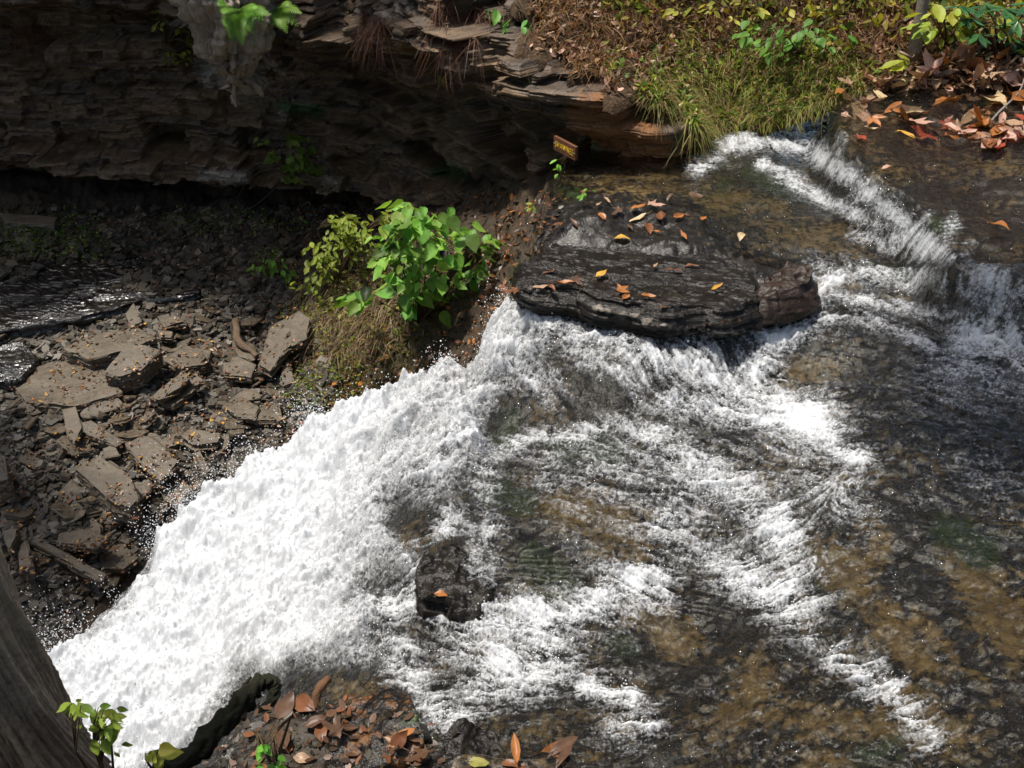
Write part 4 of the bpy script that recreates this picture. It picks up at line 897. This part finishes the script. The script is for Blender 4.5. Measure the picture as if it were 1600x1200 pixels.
blades('dark_moss', bank_pts(5200, reg([(1180,205),(1240,185),(1320,170),(1325,200),(1290,222),(1220,228)], 8), r), (.03, .07), .004, [(.05, .12, .02), (.08, .18, .02), (.10, .13, .03)], r, .9)
def lp(n, poly, soft=10, H=GH, jit=.03):
    us, vs = [p[0] for p in poly], [p[1] for p in poly]; P = []
    while len(P) < n:
        a = r.uniform(min(us), max(us)); b = r.uniform(min(vs), max(vs))
        if sdist(np.array([a]), np.array([b]), poly)[0]+soft*r.normal() > 0: P.append(H(a, b)+r.normal(size=3)*np.array([jit, jit, 0]))
    P = np.array(P)
    if H is GH: P[:, 2] = ground(P[:, 0], P[:, 1])[0]
    return P
blades('straw_clump', lp(2000, [(470,440),(560,410),(640,440),(620,500),(560,550),(490,560),(465,510)]), (.10, .30), .0025, [(.30, .21, .12), (.24, .16, .09), (.16, .10, .06), (.36, .27, .16)], r, 1.5, up=(-.2, -.6, .8))
litter('slope_forbs', lp(900, [(470,440),(560,410),(640,440),(620,500),(560,550),(490,560),(465,510)], 25), .02, .05, [(.22, .28, .05), (.16, .22, .04), (.32, .30, .06)], r, 'green', .6, .08)
blades('dead_bank_stems', bank_pts(3200, reg(green_reg, 30), r), (.06, .24), .0024, [(.34, .24, .12), (.26, .15, .07), (.18, .10, .05), (.42, .34, .16)], r, .9)
litter('bank_dead_leaves', bank_pts(1300, reg(green_reg, 30), r), .02, .05, [LC['tan'], LC['brown'], (.36, .22, .12), (.42, .34, .10)], r, 'leaf', .7, .06)
blades('slope_grass', lp(3600, [(455,500),(560,540),(640,500),(700,460),(690,540),(560,640),(480,640)]), (.02, .08), .003, [(.10, .12, .02), (.14, .15, .03), (.16, .10, .04)], r, .8)
litter('slope_seedlings', lp(900, [(430,480),(560,500),(560,600),(480,650),(440,600)], 30), .02, .04, [(.18, .26, .04), (.12, .18, .03), (.30, .30, .05)], r, 'green', .5, .03)
litter('cave_floor_weeds', np.concatenate([lp(900, [(0,330),(150,350),(170,400),(60,410),(0,400)], 20), lp(400, [(250,330),(480,340),(480,370),(260,360)], 15), lp(200, [(400,390),(450,400),(440,440),(395,430)], 8)]), .015, .04, [(.14, .24, .03), (.10, .18, .03), (.2, .26, .04)], r, 'green', .7, .04)
# ================================================================ LEAFY PLANTS
def plant(name, u_, v_, base, spread, label, cat, leaf_n, leaf_px, kind='heart', col=(.16, .30, .04), var=.35, mat='green', stems=9, droop=.45, seed=0, H=AH, group=None, depth=.25, stem_col=(.09, .06, .03), crown=None, root=None):
    """spread: list of (u, v, ru, rv, weight) patches of foliage at the plant's own distance; leaves hang round them at different depths"""
    r = np.random.default_rng(seed); rt = H(*base) if root is None else np.array(root); dist0 = rt[1]; yy = dist0 if crown is None else crown
    R = empty(name, tuple(rt), label, cat, group); L = MB(); St = MB(); wts = np.array([s[4] for s in spread], float); wts /= wts.sum()
    tips = []
    for i in range(leaf_n):
        a, b, ru, rv, _ = spread[r.choice(len(spread), p=wts)]; q = r.normal(size=2)*.5; a += q[0]*ru; b += q[1]*rv
        y = yy-.15+r.uniform(-depth, depth); x, z = aty(a, b, y); p = np.array([x, y, z]); dist = math.sqrt(x*x+y*y+(z-CAMZ)**2)
        s = leaf_px*dist/F*r.uniform(.6, 1.2); V, Fc = leaf_geo(kind, r.uniform(.0, .4), r.uniform(.05, .25), .03, i)
        out = p-(rt+np.array([0, 0, .3])); az = math.atan2(out[1], out[0])+r.normal()*.9
        m = Matrix.Rotation(az, 3, 'Z') @ Matrix.Rotation(r.normal()*.25+droop, 3, 'Y') @ Matrix.Rotation(r.normal()*.4, 3, 'X')
        V = (V*s) @ np.array(m).T + (p-rt); c = np.array(col)*(1+var*r.normal()*.6)*np.array([1+.25*r.normal()*var, 1, 1]); L.add(V, Fc, np.clip(c, .005, 1)); tips.append(p-rt)
    tips = np.array(tips)
    for k in range(stems):
        t = tips[r.integers(len(tips))]; mid = t*.5+np.array([0, 0, .08])+r.normal(size=3)*.03; sk = .22 if name == 'cave_seedling' else 1; St.tube([(0, 0, -.02), tuple(mid*.6), tuple(mid*1.2), tuple(t)], [.007*sk, .006*sk, .004*sk, .002*sk], 5, stem_col)
        near = tips[np.argsort(np.linalg.norm(tips-t, axis=1))[1:6]]
        for q in near: St.tube([tuple(mid*1.2), tuple((mid*1.2+q)/2+np.array([0, 0, .02])), tuple(q)], [.003*sk, .002*sk, .0012*sk], 4, stem_col)
    St.build('stems', M['wood'], R); L.build('leaves', M[mat], R); return R
plant('green_shrub', 0, 0, (655,500), [(650,350,50,26,1.3),(620,385,40,40,1.3),(665,400,55,45,2),(720,375,45,25,1),(755,380,24,14,.4),(640,440,45,35,1.2),(690,440,50,35,1.2),(735,420,35,16,.5),(660,475,50,20,.7),(570,465,26,20,.4),(640,325,22,10,.4)],
      'broad bright green leafy shrub at the middle of the slope below the cliff', 'shrub', 340, 26, 'heart', (.19, .37, .06), var=.55, seed=1, stems=16, depth=.30)
plant('yellow_shrub', 0, 0, (520,440), [(545,365,34,26,1.5),(505,400,28,24,1.2),(530,345,26,12,.7),(570,395,20,30,.7),(490,440,24,22,.5),(600,345,16,14,.4),(520,480,30,30,.6)],
      'small leaved yellow green shrub left of the broad green shrub', 'shrub', 380, 14, 'oval', (.24, .30, .04), seed=2, stems=14, depth=.2)
plant('low_plant', 0, 0, (425,430), [(425,412,20,12,1),(400,416,10,8,.5),(445,424,10,8,.5)], 'low green seedling clump left of the yellow green shrub', 'plant', 30, 13, 'oval', (.16, .32, .04), seed=3, stems=5, depth=.08)
plant('cliff_shrub', 0, 0, (455,285), [(465,250,22,24,2),(430,245,10,6,.4),(450,275,16,12,.6),(490,262,10,12,.6),(455,215,10,6,.3),(412,218,10,8,.3)], 'small yellow green shrub growing out of the dark cliff face', 'shrub', 90, 15, 'heart', (.20, .28, .05), seed=4, stems=8, depth=.12)
plant('lip_shrub', 0, 0, (655,8), [(655,40,26,10,1),(625,55,22,10,1),(665,68,18,10,.8),(612,62,12,8,.4),(640,30,20,8,.5),(690,122,14,8,.3)], 'yellow leaved twiggy shrub hanging over the cliff lip', 'shrub', 70, 14, 'oval', (.30, .30, .07), seed=5, stems=10, depth=.15, stem_col=(.2, .12, .08), crown=8.0, root=(-.85, 8.25, .8))
plant('broadleaf_seedling', 0, 0, (815,25), [(792,50,10,14,1),(820,62,16,14,1),(830,40,16,8,.7),(755,85,10,6,.25),(772,15,8,5,.2),(838,55,10,10,.5)], 'seedling with drooping bright green leaves over the cliff edge', 'plant', 30, 24, 'oval', (.14, .34, .06), seed=6, stems=7, depth=.12, droop=.9)
plant('yellow_seedling', 0, 0, (265,60), [(265,15,16,14,1),(255,30,10,12,.7),(280,40,12,16,.8),(275,85,26,14,1),(245,42,5,5,.3),(300,70,14,14,.5)], 'yellow green straggling plant left of the pale spur', 'plant', 90, 10, 'oval', (.30, .30, .05), seed=7, stems=8, depth=.1)
plant('cave_seedling', 0, 0, (875,280), [(873,265,4,12,1)], 'tiny bright green sprig on the dark rock below the sign', 'plant', 6, 12, 'oval', (.2, .45, .05), seed=8, stems=2, depth=.02)
plant('cave_seedling', 0, 0, (915,310), [(915,295,7,5,1),(912,305,4,5,1)], 'tiny bright green sprig at the foot of the rusty wall', 'plant', 7, 11, 'oval', (.25, .5, .08), seed=9, stems=2, depth=.02)
plant('cave_seedling', 0, 0, (833,335), [(833,325,6,8,1)], 'little yellow green sprig in the leaf litter below the cave', 'plant', 6, 12, 'oval', (.3, .35, .05), seed=10, stems=2, depth=.02)
plant('bank_plant', 0, 0, (1250,90), [(1240,55,60,26,1),(1210,80,40,20,.8),(1290,60,30,20,.6),(1180,60,30,20,.5)], 'broken clump of green forbs in the middle of the grassy bank', 'plant', 90, 16, 'heart', (.13, .27, .04), seed=11, stems=8, depth=.25)
plant('yellow_leaved_plant', 0, 0, (1480,70), [(1450,42,12,16,.5),(1435,18,10,10,.4),(1480,15,18,12,.6),(1565,42,16,12,.5),(1500,30,16,14,.5),(1420,95,12,8,.4)], 'plant with large yellow green leaves right of the thin trunk', 'plant', 34, 30, 'oval', (.34, .40, .05), seed=12, stems=7, depth=.15)
plant('bank_sapling', 0, 0, (1150,20), [(1110,10,24,8,.6),(1145,30,20,8,.5),(1180,12,24,8,.5),(1000,25,16,8,.4),(1060,10,26,8,.4),(1230,20,24,8,.5)], 'thin yellow leaved sapling at the top frame edge above the bank', 'plant', 50, 17, 'oval', (.36, .36, .06), seed=13, stems=10, depth=.3)
plant('corner_plant', 0, 0, (140,1205), [(115,1105,16,10,1),(160,1115,16,10,1),(140,1135,26,12,1),(175,1135,12,8,.6),(150,1150,12,10,.5),(185,1175,8,8,.4)], 'yellow green plant in front of the falls beside the tree trunk', 'plant', 52, 21, 'oval', (.26, .36, .05), seed=14, stems=6, depth=.06, crown=2.45, root=(-1.60, 2.33, -1.05))
plant('corner_seedling', 0, 0, (240,1200), [(242,1178,16,10,1)], 'single leaved yellow seedling right of the corner plant', 'plant', 6, 28, 'heart', (.36, .40, .06), seed=15, stems=2, depth=.03, root=(-1.40, 2.38, -.95), crown=2.5)
plant('clover_sprig', 0, 0, (425,1200), [(412,1165,9,6,1),(430,1180,12,8,1),(405,1192,8,5,.8),(432,1196,7,4,.6)], 'small bright green clover like sprig on the near bank', 'plant', 16, 15, 'heart', (.17, .45, .05), seed=16, stems=5, depth=.04)
# rhododendron whorls
def rhodo(centres, label, base):
    r = np.random.default_rng(31); rt = AH(*base); R = empty('rhododendron', tuple(rt), label, 'shrub'); L = MB(); St = MB()
    for (a, b, n, px) in centres:
        y = rt[1]-.1+r.uniform(-.15, .2); x, z = aty(a, b, y); p = np.array([x, y, z]); s = px*math.sqrt(x*x+y*y+(z-CAMZ)**2)/F
        for k in range(n):
            V, Fc = leaf_geo('long', .2, .12, .0, k); az = k/n*6.28+r.normal()*.15
            m = Matrix.Rotation(az, 3, 'Z') @ Matrix.Rotation(.25+r.normal()*.15, 3, 'Y'); c = np.array((.035, .11, .028))*r.uniform(.7, 1.5)
            L.add((V*s*r.uniform(.8, 1.1)) @ np.array(m).T+(p-rt), Fc, c)
        St.tube([(0, 0, -.05), tuple((p-rt)*.5+np.array([0, 0, .05])), tuple(p-rt)], [.012, .009, .006], 6, (.10, .07, .04))
    St.build('stems', M['wood'], R); L.build('leaves', M['glossleaf'], R)
M['glossleaf'] = mat_col('rhododendron_leaf', .22, .2, 25, .2, .7)
rhodo([(1490,72,9,30),(1505,85,8,26),(1530,55,8,28),(1570,15,9,32),(1540,10,8,30),(1590,35,8,32),(1515,30,7,26),(1600,70,8,30),(1580,60,8,28),(1500,10,8,28),(1470,80,6,20),(1610,5,8,34),(1555,75,6,26)], 'glossy dark green rhododendron at the top right corner', (1560,85))
# ferns on the pale spur
def fern(base, tips, label, seed, px=10, col=(.20, .42, .05)):
    r = np.random.default_rng(seed); rt = AH(*base); rt[1] -= .02; R = empty('fern', tuple(rt), label, 'fern')
    for (a, b) in tips:
        y = rt[1]-.24+r.uniform(-.08, .06); x, z = aty(a, b, y); e = np.array([x, y, z])-rt; mid = e*.5+np.array([0, -.12, .08]); mb = MB()
        pts = [(1-t)**2*np.zeros(3)+2*t*(1-t)*mid+t*t*e for t in np.linspace(0, 1, 20)]
        mb.tube([tuple(p) for p in pts], np.linspace(.003, .001, 20), 4, (.12, .16, .04)); c = np.array(col)*r.uniform(.8, 1.25)
        dist = np.linalg.norm(e+rt-np.array([0, 0, CAMZ]))
        for i in range(2, 20):
            t = (pts[i]-pts[i-1]); t /= np.linalg.norm(t); side = np.cross(t, (0, -.5, .85)); side /= np.linalg.norm(side); w = px*dist/F*math.sin(math.pi*(.12+.86*(i/20))**.8)
            for sg in (-1, 1):
                d = side*sg*.93+t*.36; k = w*r.uniform(.85, 1.1); wd = t*.0050
                V = [pts[i]-wd, pts[i]+wd, pts[i]+d*k*.5+wd*1.0, pts[i]+d*k, pts[i]+d*k*.5-wd*1.0]; V = [q+np.array([0, 0, -.2*k*j]) for q, j in zip(V, (0, 0, .2, 1, .2))]
                mb.add(np.array(V), [(0, 1, 2, 4), (4, 2, 3)], c)
        mb.build('frond', M['green'], R)
fern((378,12), [(352,40),(362,62),(378,68),(395,50),(348,20),(410,30),(420,22),(340,5),(400,12)], 'large bright green fern on the pale spur of the cliff top', 3, 17)
fern((432,8), [(450,30),(465,40),(470,20),(440,44),(425,40),(455,8),(448,50)], 'smaller bright green fern right of the large one on the cliff top', 4, 14, (.24, .42, .06))
# thin trunk
p = AH(1424,88); mb = MB(); mb.tube([(0.02, 0, -.1), (.005, 0, .05), (0, .01, .3), (-.03, .02, .8), (-.05, .04, 1.6), (-.02, .05, 3.2)], [.075, .045, .036, .034, .032, .025], 12, (.20, .17, .14), .2, 3)
o = mb.build('sapling_trunk', M['wood']); o.location = p; tag(o, 'slim grey brown tree trunk rising from the leafy bank beyond the upper ledge', 'tree')
# ================================================================ TREE TRUNK AT THE LEFT, ROOTS, STICKS
def big_trunk():
    nt_, nh = 420, 420; th = np.linspace(0, 2*np.pi, nt_, endpoint=False); z = np.linspace(-1.6, 2.6, nh); TH, Z = np.meshgrid(th, z)
    cx, cy = np.cos(TH), np.sin(TH)
    R = .205+.10*np.exp(-(Z+1.45)/.5)*(1+.5*np.cos(TH*3+1))
    tw = TH+.12*Z; fur = 1-np.abs(pn(np.cos(tw)*7+Z*.4, np.sin(tw)*7+Z*.25, 3))*1.8; fine = fbm(np.cos(tw)*18, np.sin(tw)*18+Z*3, 4, 3); lum = fbm(cx*1.3+9, cy*1.3+Z*1.2, 8, 3)
    kn = np.exp(-(((TH-5.5)/.35)**2+((Z+.28)/.09)**2))*.035 + np.exp(-(((TH-5.9)/.25)**2+((Z-.05)/.07)**2))*.03
    R = R+.010*fur+.018*fine+.05*lum+kn+.008*fbm(cx*40, cy*40+Z*22, 11, 3)
    V = np.stack([R*cx+.035*np.sin(Z*1.7), R*cy, Z], -1).reshape(-1, 3)
    c = np.array([.33, .25, .17])[None]*(1+.5*fbm(cx*3, cy*3+Z*2, 13, 3).reshape(-1, 1))
    gl = ss(.1, .5, fbm(cx*2+4, cy*2+Z*1.5, 17, 3)).reshape(-1, 1); c = c*(1-gl*.4)+gl*.4*np.array([.16, .14, .11])
    o = add_mesh('tree_trunk', V, grid_faces(nh, nt_, True), M['wood'], attrs={'col': np.clip(c, 0, 1)}); return o
o = big_trunk(); o.location = (-2.10, 2.62, .35); tag(o, 'thick rough brown tree trunk cut by the left and bottom frame edges', 'tree')
def stick(name, pts, rad, label, cat, col, rough=.25, n=10, mat='wood', H=AH, lift=.02, seed=0, moss=None):
    P = []
    for (u_, v_, l) in pts:
        p = H(u_, v_); p[2] += l+lift; P.append(p)
    b = P[0].copy(); mb = MB(); Q = [tuple(p-b) for p in P]; mb.tube(Q, rad, n, col, rough, seed); o = mb.build(name, M[mat]); o.location = b; return tag(o, label, cat)
def curve_pts(pts, n):                  # smooth path through (u, v, lift)
    P = np.array(pts, float); t = np.arange(len(P)); q = np.linspace(0, len(P)-1, n); out = []
    for s in q:
        i = int(min(s, len(P)-2)); f = s-i; p0, p1, p2, p3 = P[max(i-1, 0)], P[i], P[i+1], P[min(i+2, len(P)-1)]
        out.append(.5*((2*p1)+(-p0+p2)*f+(2*p0-5*p1+4*p2-p3)*f*f+(-p0+3*p1-3*p2+p3)*f**3))
    return out
def swept(name, ctrl, rads, label, cat, col, n=26, sides=14, rough=.35, seed=0, y=None, z=None, loc=None):
    """ctrl: photo pixels with a distance along y"""
    P = [np.array([aty(a, b, yy)[0], yy, aty(a, b, yy)[1]]) for a, b, yy in ctrl]; P = curve_pts(P, n); rad = np.interp(np.linspace(0, 1, n), np.linspace(0, 1, len(rads)), rads)
    b = P[0].copy(); mb = MB(); mb.tube([tuple(q-b) for q in P], rad, sides, col, rough, seed); o = mb.build(name, M['wood']); o.location = b; return tag(o, label, cat)
swept('mossy_root', [(250,1215,2.35),(310,1170,2.5),(360,1120,2.62),(392,1078,2.7),(415,1062,2.74),(428,1075,2.72),(424,1096,2.66),(405,1112,2.6)], [.035, .042, .038, .030, .026, .022, .020, .014], 'dark mossy root curling over at its end on the near bank', 'root', (.028, .028, .014), 60, 20, 1.1, 2)
swept('dead_stick', [(380,1125,2.6),(385,1095,2.68),(378,1078,2.7),(392,1058,2.76)], [.012, .010, .008, .006], 'thin dark broken stick standing left of the curled root', 'stick', (.05, .035, .02), 16, 8, .4, 4)
swept('broken_branch', [(488,1125,2.62),(492,1100,2.68),(498,1078,2.73),(514,1060,2.80)], [.022, .019, .019, .017], 'broken reddish brown branch stub pointing up from the brown leaves', 'branch', (.14, .07, .035), 20, 12, .4, 5)
swept('curved_grass_stem', [(505,1200,2.5),(495,1175,2.58),(478,1160,2.64),(462,1155,2.66)], [.003, .0025, .002, .0012], 'thin arching green grass stem over the brown leaves', 'grass stem', (.2, .25, .06), 16, 6, 0, 6)
def stick_on(name, pts, rads, label, cat, col, n=20, sides=10, rough=.35, seed=0, H=AH):
    P = []
    for a, b, l in pts: p = H(a, b); p[2] += l; P.append(p)
    P = curve_pts(P, n); rad = np.interp(np.linspace(0, 1, n), np.linspace(0, 1, len(rads)), rads); b = P[0].copy(); mb = MB(); mb.tube([tuple(q-b) for q in P], rad, sides, col, rough, seed)
    o = mb.build(name, M['wood']); o.location = b; return tag(o, label, cat)
stick_on('dead_stick', [(370,513,.08),(372,530,.10),(378,550,.09),(392,558,.07),(405,565,.07)], [.035, .03, .034, .024, .02], 'short crooked dead stick with peeling bark on the gorge floor', 'stick', (.14, .095, .06), 24, 12, .5, 7)
stick_on('bare_twig', [(1525,218,.03),(1560,190,.07),(1585,160,.10),(1598,118,.14)], [.007, .007, .006, .004], 'grey bare twig arching over the leaf drift at the right edge', 'twig', (.22, .19, .17), 24, 8, .2, 8)
stick_on('bare_twig', [(1590,160,.10),(1605,140,.16)], [.005, .003], 'short grey twig forking to the right frame edge', 'twig', (.2, .17, .15), 8, 6, .2, 9)
stick_on('fallen_stick', [(1378,85,.04),(1400,94,.05),(1425,100,.04)], [.010, .009, .007], 'short pale fallen stick at the foot of the slim trunk', 'stick', (.28, .2, .13), 12, 8, .2, 10)
# hanging roots and stalks on the cliff
def hang(name, a, b, c, rad, label, cat, col, back=0, seed=0):
    p = AH(*a); y = p[1]-.10; pts = []
    for (u_, v_) in (a, b, c): x, z = aty(u_, v_, y); pts.append(np.array([x, y, z]))
    P = curve_pts(pts, 12); b0 = P[0].copy(); mb = MB(); mb.tube([tuple(q-b0) for q in P], np.linspace(rad, rad*.5, 12), 6, col, .2, seed); o = mb.build(name, M['wood']); o.location = b0; return tag(o, label, cat)
hang('hanging_stalk', (777,55), (775,100), (775,150), .0045, 'straight pale stalk hanging down left of the drooping seedling', 'stalk', (.34, .22, .18), seed=1)
hang('hanging_stalk', (824,92), (818,130), (811,182), .008, 'long pinkish stalk hanging below the drooping seedling', 'stalk', (.38, .24, .19), seed=2)
hang('hanging_stalk', (824,115), (835,150), (862,188), .004, 'thin brown stem slanting down right below the drooping seedling', 'stalk', (.16, .12, .06), seed=3)
hang('hanging_twig', (700,40), (690,80), (684,112), .004, 'curved bare brown twig hanging from the cliff lip', 'twig', (.25, .14, .10), seed=4)
hang('hanging_twig', (706,75), (712,100), (718,125), .004, 'short bare twig hanging right of the curved brown twig', 'twig', (.22, .12, .08), seed=5)
def roots(name, regs, r, L=(.08, .3), col=[(.13, .055, .03), (.18, .08, .045), (.09, .045, .03)]):
    P = []
    for (u0, v0, u1, v1, n) in regs:
        for k in range(n): q = AH(r.uniform(u0, u1), r.uniform(v0, v1)); q[1] -= .03; P.append(q)
    P = np.array(P); return blades(name, P, L, .0018, col, r, 1.2, up=(0, -.5, -1.0))
r = np.random.default_rng(55)
roots('hanging_rootlets', [(565, 5, 610, 40, 260), (680, 5, 745, 50, 420), (730, 0, 790, 20, 160), (10, 20, 90, 60, 160)], r)
# wiry twigs under the cliff shrub
for i, (a, b, c) in enumerate([((425,270),(405,260),(385,285)), ((430,262),(395,275),(370,310)), ((440,285),(400,320),(375,330))]):
    hang('bare_twig', a, b, c, .003, ['upper', 'middle', 'lowest'][i]+' of three bare grey twigs left of the cliff shrub', 'twig', (.12, .10, .08), seed=20+i)
# ================================================================ SIGN
def sign():
    y0 = min(AH(uu, vv)[1] for uu in range(862, 912, 6) for vv in range(206, 256, 6))-.12
    A = np.array([869,211]); Bp = np.array([903,229]); A2 = np.array([869,232]); B2 = np.array([903,250])
    yl, yr = y0+.10, y0-.09
    def w(p, y): x, z = aty(p[0], p[1], y); return Vector((x, y, z))
    tl, bl, tr, br = w(A, yl), w(A2, yl), w(Bp, yr), w(B2, yr); ctr = (tl+bl+tr+br)/4
    ex = ((tr-tl)+(br-bl)).normalized(); Wd = ((tr-tl).length+(br-bl).length)/2; ez0 = ((tl-bl)+(tr-br)).normalized(); nrm = ex.cross(ez0).normalized(); ez = nrm.cross(ex).normalized(); Hh = ((tl-bl).length+(tr-br).length)/2
    if nrm.y > 0: nrm = -nrm
    ez = Vector((0, 0, 1))-nrm*nrm.z; ez = (ez-ex*ez.dot(ex)).normalized()
    R = Matrix((ex, -nrm, ez)).transposed().to_4x4(); R.translation = ctr
    e = empty('wooden_sign', (0, 0, 0), 'small brown wooden board with yellow carved lettering fixed to the cliff', 'sign'); e.matrix_world = R
    th = .022; w2, h2_ = Wd/2, Hh/2; mb = MB()
    bm = [(-w2, -th, -h2_), (w2, -th, -h2_), (w2, -th, h2_), (-w2, -th, h2_), (-w2, 0, -h2_), (w2, 0, -h2_), (w2, 0, h2_), (-w2, 0, h2_)]
    mb.add(np.array(bm), [(0, 1, 2, 3), (5, 4, 7, 6), (4, 0, 3, 7), (1, 5, 6, 2), (3, 2, 6, 7), (4, 5, 1, 0)], (.13, .05, .024)); mb.build('board', M['wood'], e, False)
    cu = bpy.data.curves.new('lettering', 'FONT'); cu.body = 'SHAWNEE'; cu.size = 1; cu.align_x = 'CENTER'; cu.align_y = 'CENTER'; cu.extrude = .02; cu.offset = -.012; cu.space_character = 1.22
    t = bpy.data.objects.new('lettering', cu); COL.objects.link(t); bpy.context.view_layer.update(); me = bpy.data.meshes.new_from_object(t); bpy.data.objects.remove(t)
    a = np.array([v.co[:] for v in me.vertices]); ext = a.max(0)-a.min(0); me.transform(Matrix.Translation(Vector((-(a.max(0)+a.min(0))/2).to_tuple() if False else tuple(-(a.max(0)+a.min(0))/2))))
    sx = Wd*.82/ext[0]; sz = Hh*.44/ext[1]
    for v in me.vertices: v.co = Vector((v.co.x*sx, -th-.002+(-v.co.z)*.05, v.co.y*sz))
    o = bpy.data.objects.new('lettering', me); COL.objects.link(o); o.parent = e; me.materials.clear(); n = NT('yellow_sign_paint'); me.materials.append(n.done(n.bsdf((.85, .55, .04), .4)))
    sc = MB()
    for x_ in (-w2*.9, w2*.9): sc.tube([(x_, -th, 0), (x_, -th-.004, 0)], .005, 8, (.3, .3, .3))
    sc.build('screws', M['wood'], e)
sign()
# ================================================================ SPRAY
def spray():
    x, y, z, big, dens, foam, sd, used, wx, wy, u, v = WD; r = np.random.default_rng(9)
    ico_v = []; g = (1+5**.5)/2
    for a in (-1, 1):
        for b in (-g, g): ico_v += [(0, a, b), (a, b, 0), (b, 0, a)]
    ico = np.array(ico_v, float); ico /= np.linalg.norm(ico[0])
    bm = __import__('bmesh').new()
    for q in ico: bm.verts.new(q)
    __import__('bmesh').ops.convex_hull(bm, input=bm.verts); bm.verts.index_update(); ico = np.array([q.co[:] for q in bm.verts]); fi = np.array([[q.index for q in f.verts] for f in bm.faces]); bm.free()
    def drops(idx, off, s):
        P = np.stack([x, y, z], 1)[idx]+off; n = len(P); S = s[:, None, None]*r.uniform(.7, 1.3, (n, 1, 3))
        V = ico[None]*S+P[:, None]; F = (fi[None]+np.arange(n)[:, None, None]*12).reshape(-1, 3); return V.reshape(-1, 3), F
    E = np.where(used & (big > .5) & (sd > -.10) & (sd < .07) & (v < 1060))[0]
    w_ = 1+2.5*ss(620, 420, u[E])+2.5*ss(330, 240, u[E])
    w_ = w_*np.exp(3.5*fbm(x[E]*4, y[E]*4, 88, 2)); i1 = r.choice(E, 6500, p=w_/w_.sum()); k = ss(700, 300, u[i1]); d = r.exponential(.03+.075*k); d2 = np.minimum(d, .45)
    off = np.stack([-d2*.75+r.normal(size=len(d))*.02, d2*.65+r.normal(size=len(d))*.02, r.normal(size=len(d))*.05+d2*.35-.0], 1)
    V1, F1 = drops(i1, off, np.exp(r.uniform(np.log(.0010), np.log(.0048), len(d))))
    o = add_mesh('spray', V1, F1, M['drop'], attrs=None); o['kind'] = 'stuff'
    # froth drops thrown above the foam
    E = np.where(used & (dens+big*.7 > .55) & (u > 60) & (u < 1650) & (v > 480))[0]; i2 = r.choice(E, 5200)
    off = np.stack([r.normal(size=5200)*.01, r.normal(size=5200)*.01, .004+r.exponential(.016, 5200)], 1)
    V2, F2 = drops(i2, off, np.exp(r.uniform(np.log(.0014), np.log(.0042), 5200)))
    o = add_mesh('froth_drops', V2, F2, M['drop']); o['kind'] = 'stuff'
def mat_drop():
    n = NT('water_drop'); a = n.bsdf((.93, .94, .95), .12, None, .7); t = n.n('ShaderNodeBsdfTranslucent'); n.set(t.inputs[0], (.95, .96, .97)); m = n.n('ShaderNodeMixShader'); m.inputs[0].default_value = .5
    n.set(m.inputs[1], a); n.set(m.inputs[2], t.outputs[0]); return n.done(m.outputs[0])
M['drop'] = mat_drop()
spray()
# ================================================================ LABELS THAT SINGLE EACH THING OUT
ORD = ['leftmost', 'second from the left', 'third from the left', 'fourth from the left', 'fifth from the left', 'sixth from the left', 'seventh from the left', 'eighth from the left', 'ninth from the left', 'tenth from the left', 'eleventh from the left', 'twelfth from the left']
ZONES = {
 'fallen leaves on the wet bench and ledge': [((1005,330), 'beside the pink lobed leaf on the bench'), ((930,320), 'at the upper left of the bench'), ((900,400), 'on the left end of the ledge'), ((860,455), 'at the left tip of the ledge'), ((985,467), 'on the middle of the ledge'), ((1090,425), 'at the right end of the ledge'), ((1085,320), 'by the shallow brown water')],
 'drift of fallen leaves on the right bank': [((1330,110), 'by the grass edge of the leaf drift'), ((1420,110), 'below the slim trunk'), ((1510,110), 'below the rhododendron'), ((1600,110), 'at the right edge under the rhododendron'), ((1340,165), 'at the mossy corner'), ((1430,165), 'in the middle of the drift'), ((1520,170), 'left of the grey twig'), ((1600,180), 'right of the grey twig'), ((1480,215), 'at the water edge of the drift'), ((1590,225), 'by the dark pool at the right edge')],
 'soaked leaves along the upper pool edge': [((1490,225), 'soaking at the left of the pool edge'), ((1550,225), 'soaking below the large lobed leaf'), ((1595,225), 'soaking at the right frame edge')],
 'wet leaves piled on the near bank': [((410,1110), 'beside the curled root'), ((450,1170), 'by the clover sprig'), ((520,1110), 'beside the branch stub'), ((530,1175), 'by the arching grass stem'), ((620,1180), 'on the olive brown rock'), ((690,1180), 'by the small dark wet rock')],
 'wet leaves along the bottom frame edge': [((880,1195), 'at the bottom edge in the stream')],
 'loose shale slabs on the gorge floor': [((60,510), 'under the wet shelf'), ((200,520), 'behind the big brown block'), ((340,530), 'by the crooked stick'), ((440,540), 'by the tall leaning slab'), ((40,620), 'by the wide low slab'), ((150,620), 'in front of the big brown block'), ((260,640), 'by the leafy curved slab'), ((380,640), 'by the oval slab'), ((60,700), 'left of the narrow slab'), ((200,700), 'by the broad pale slab'), ((320,710), 'near the spray'), ((70,770), 'above the trunk'), ((180,790), 'below the thick block'), ((120,840), 'by the cracked flat slab'), ((60,880), 'beside the trunk'), ((200,880), 'by the pool')],
}
REC['loose shale slabs on the gorge floor'] = SREC
for grp, rec in REC.items():
    B = {}
    for o, u_, v_, desc in rec:
        z = min(ZONES[grp], key=lambda q: math.hypot(q[0][0]-u_, (q[0][1]-v_)*1.3))[1]; B.setdefault((desc, z), []).append((u_, o))
    for (desc, z), L in B.items():
        L.sort(key=lambda q: q[0])
        for i, (_, o) in enumerate(L):
            o['label'] = f'{desc} {z}' + ('' if len(L) == 1 else ', ' + ORD[min(i, 11)])
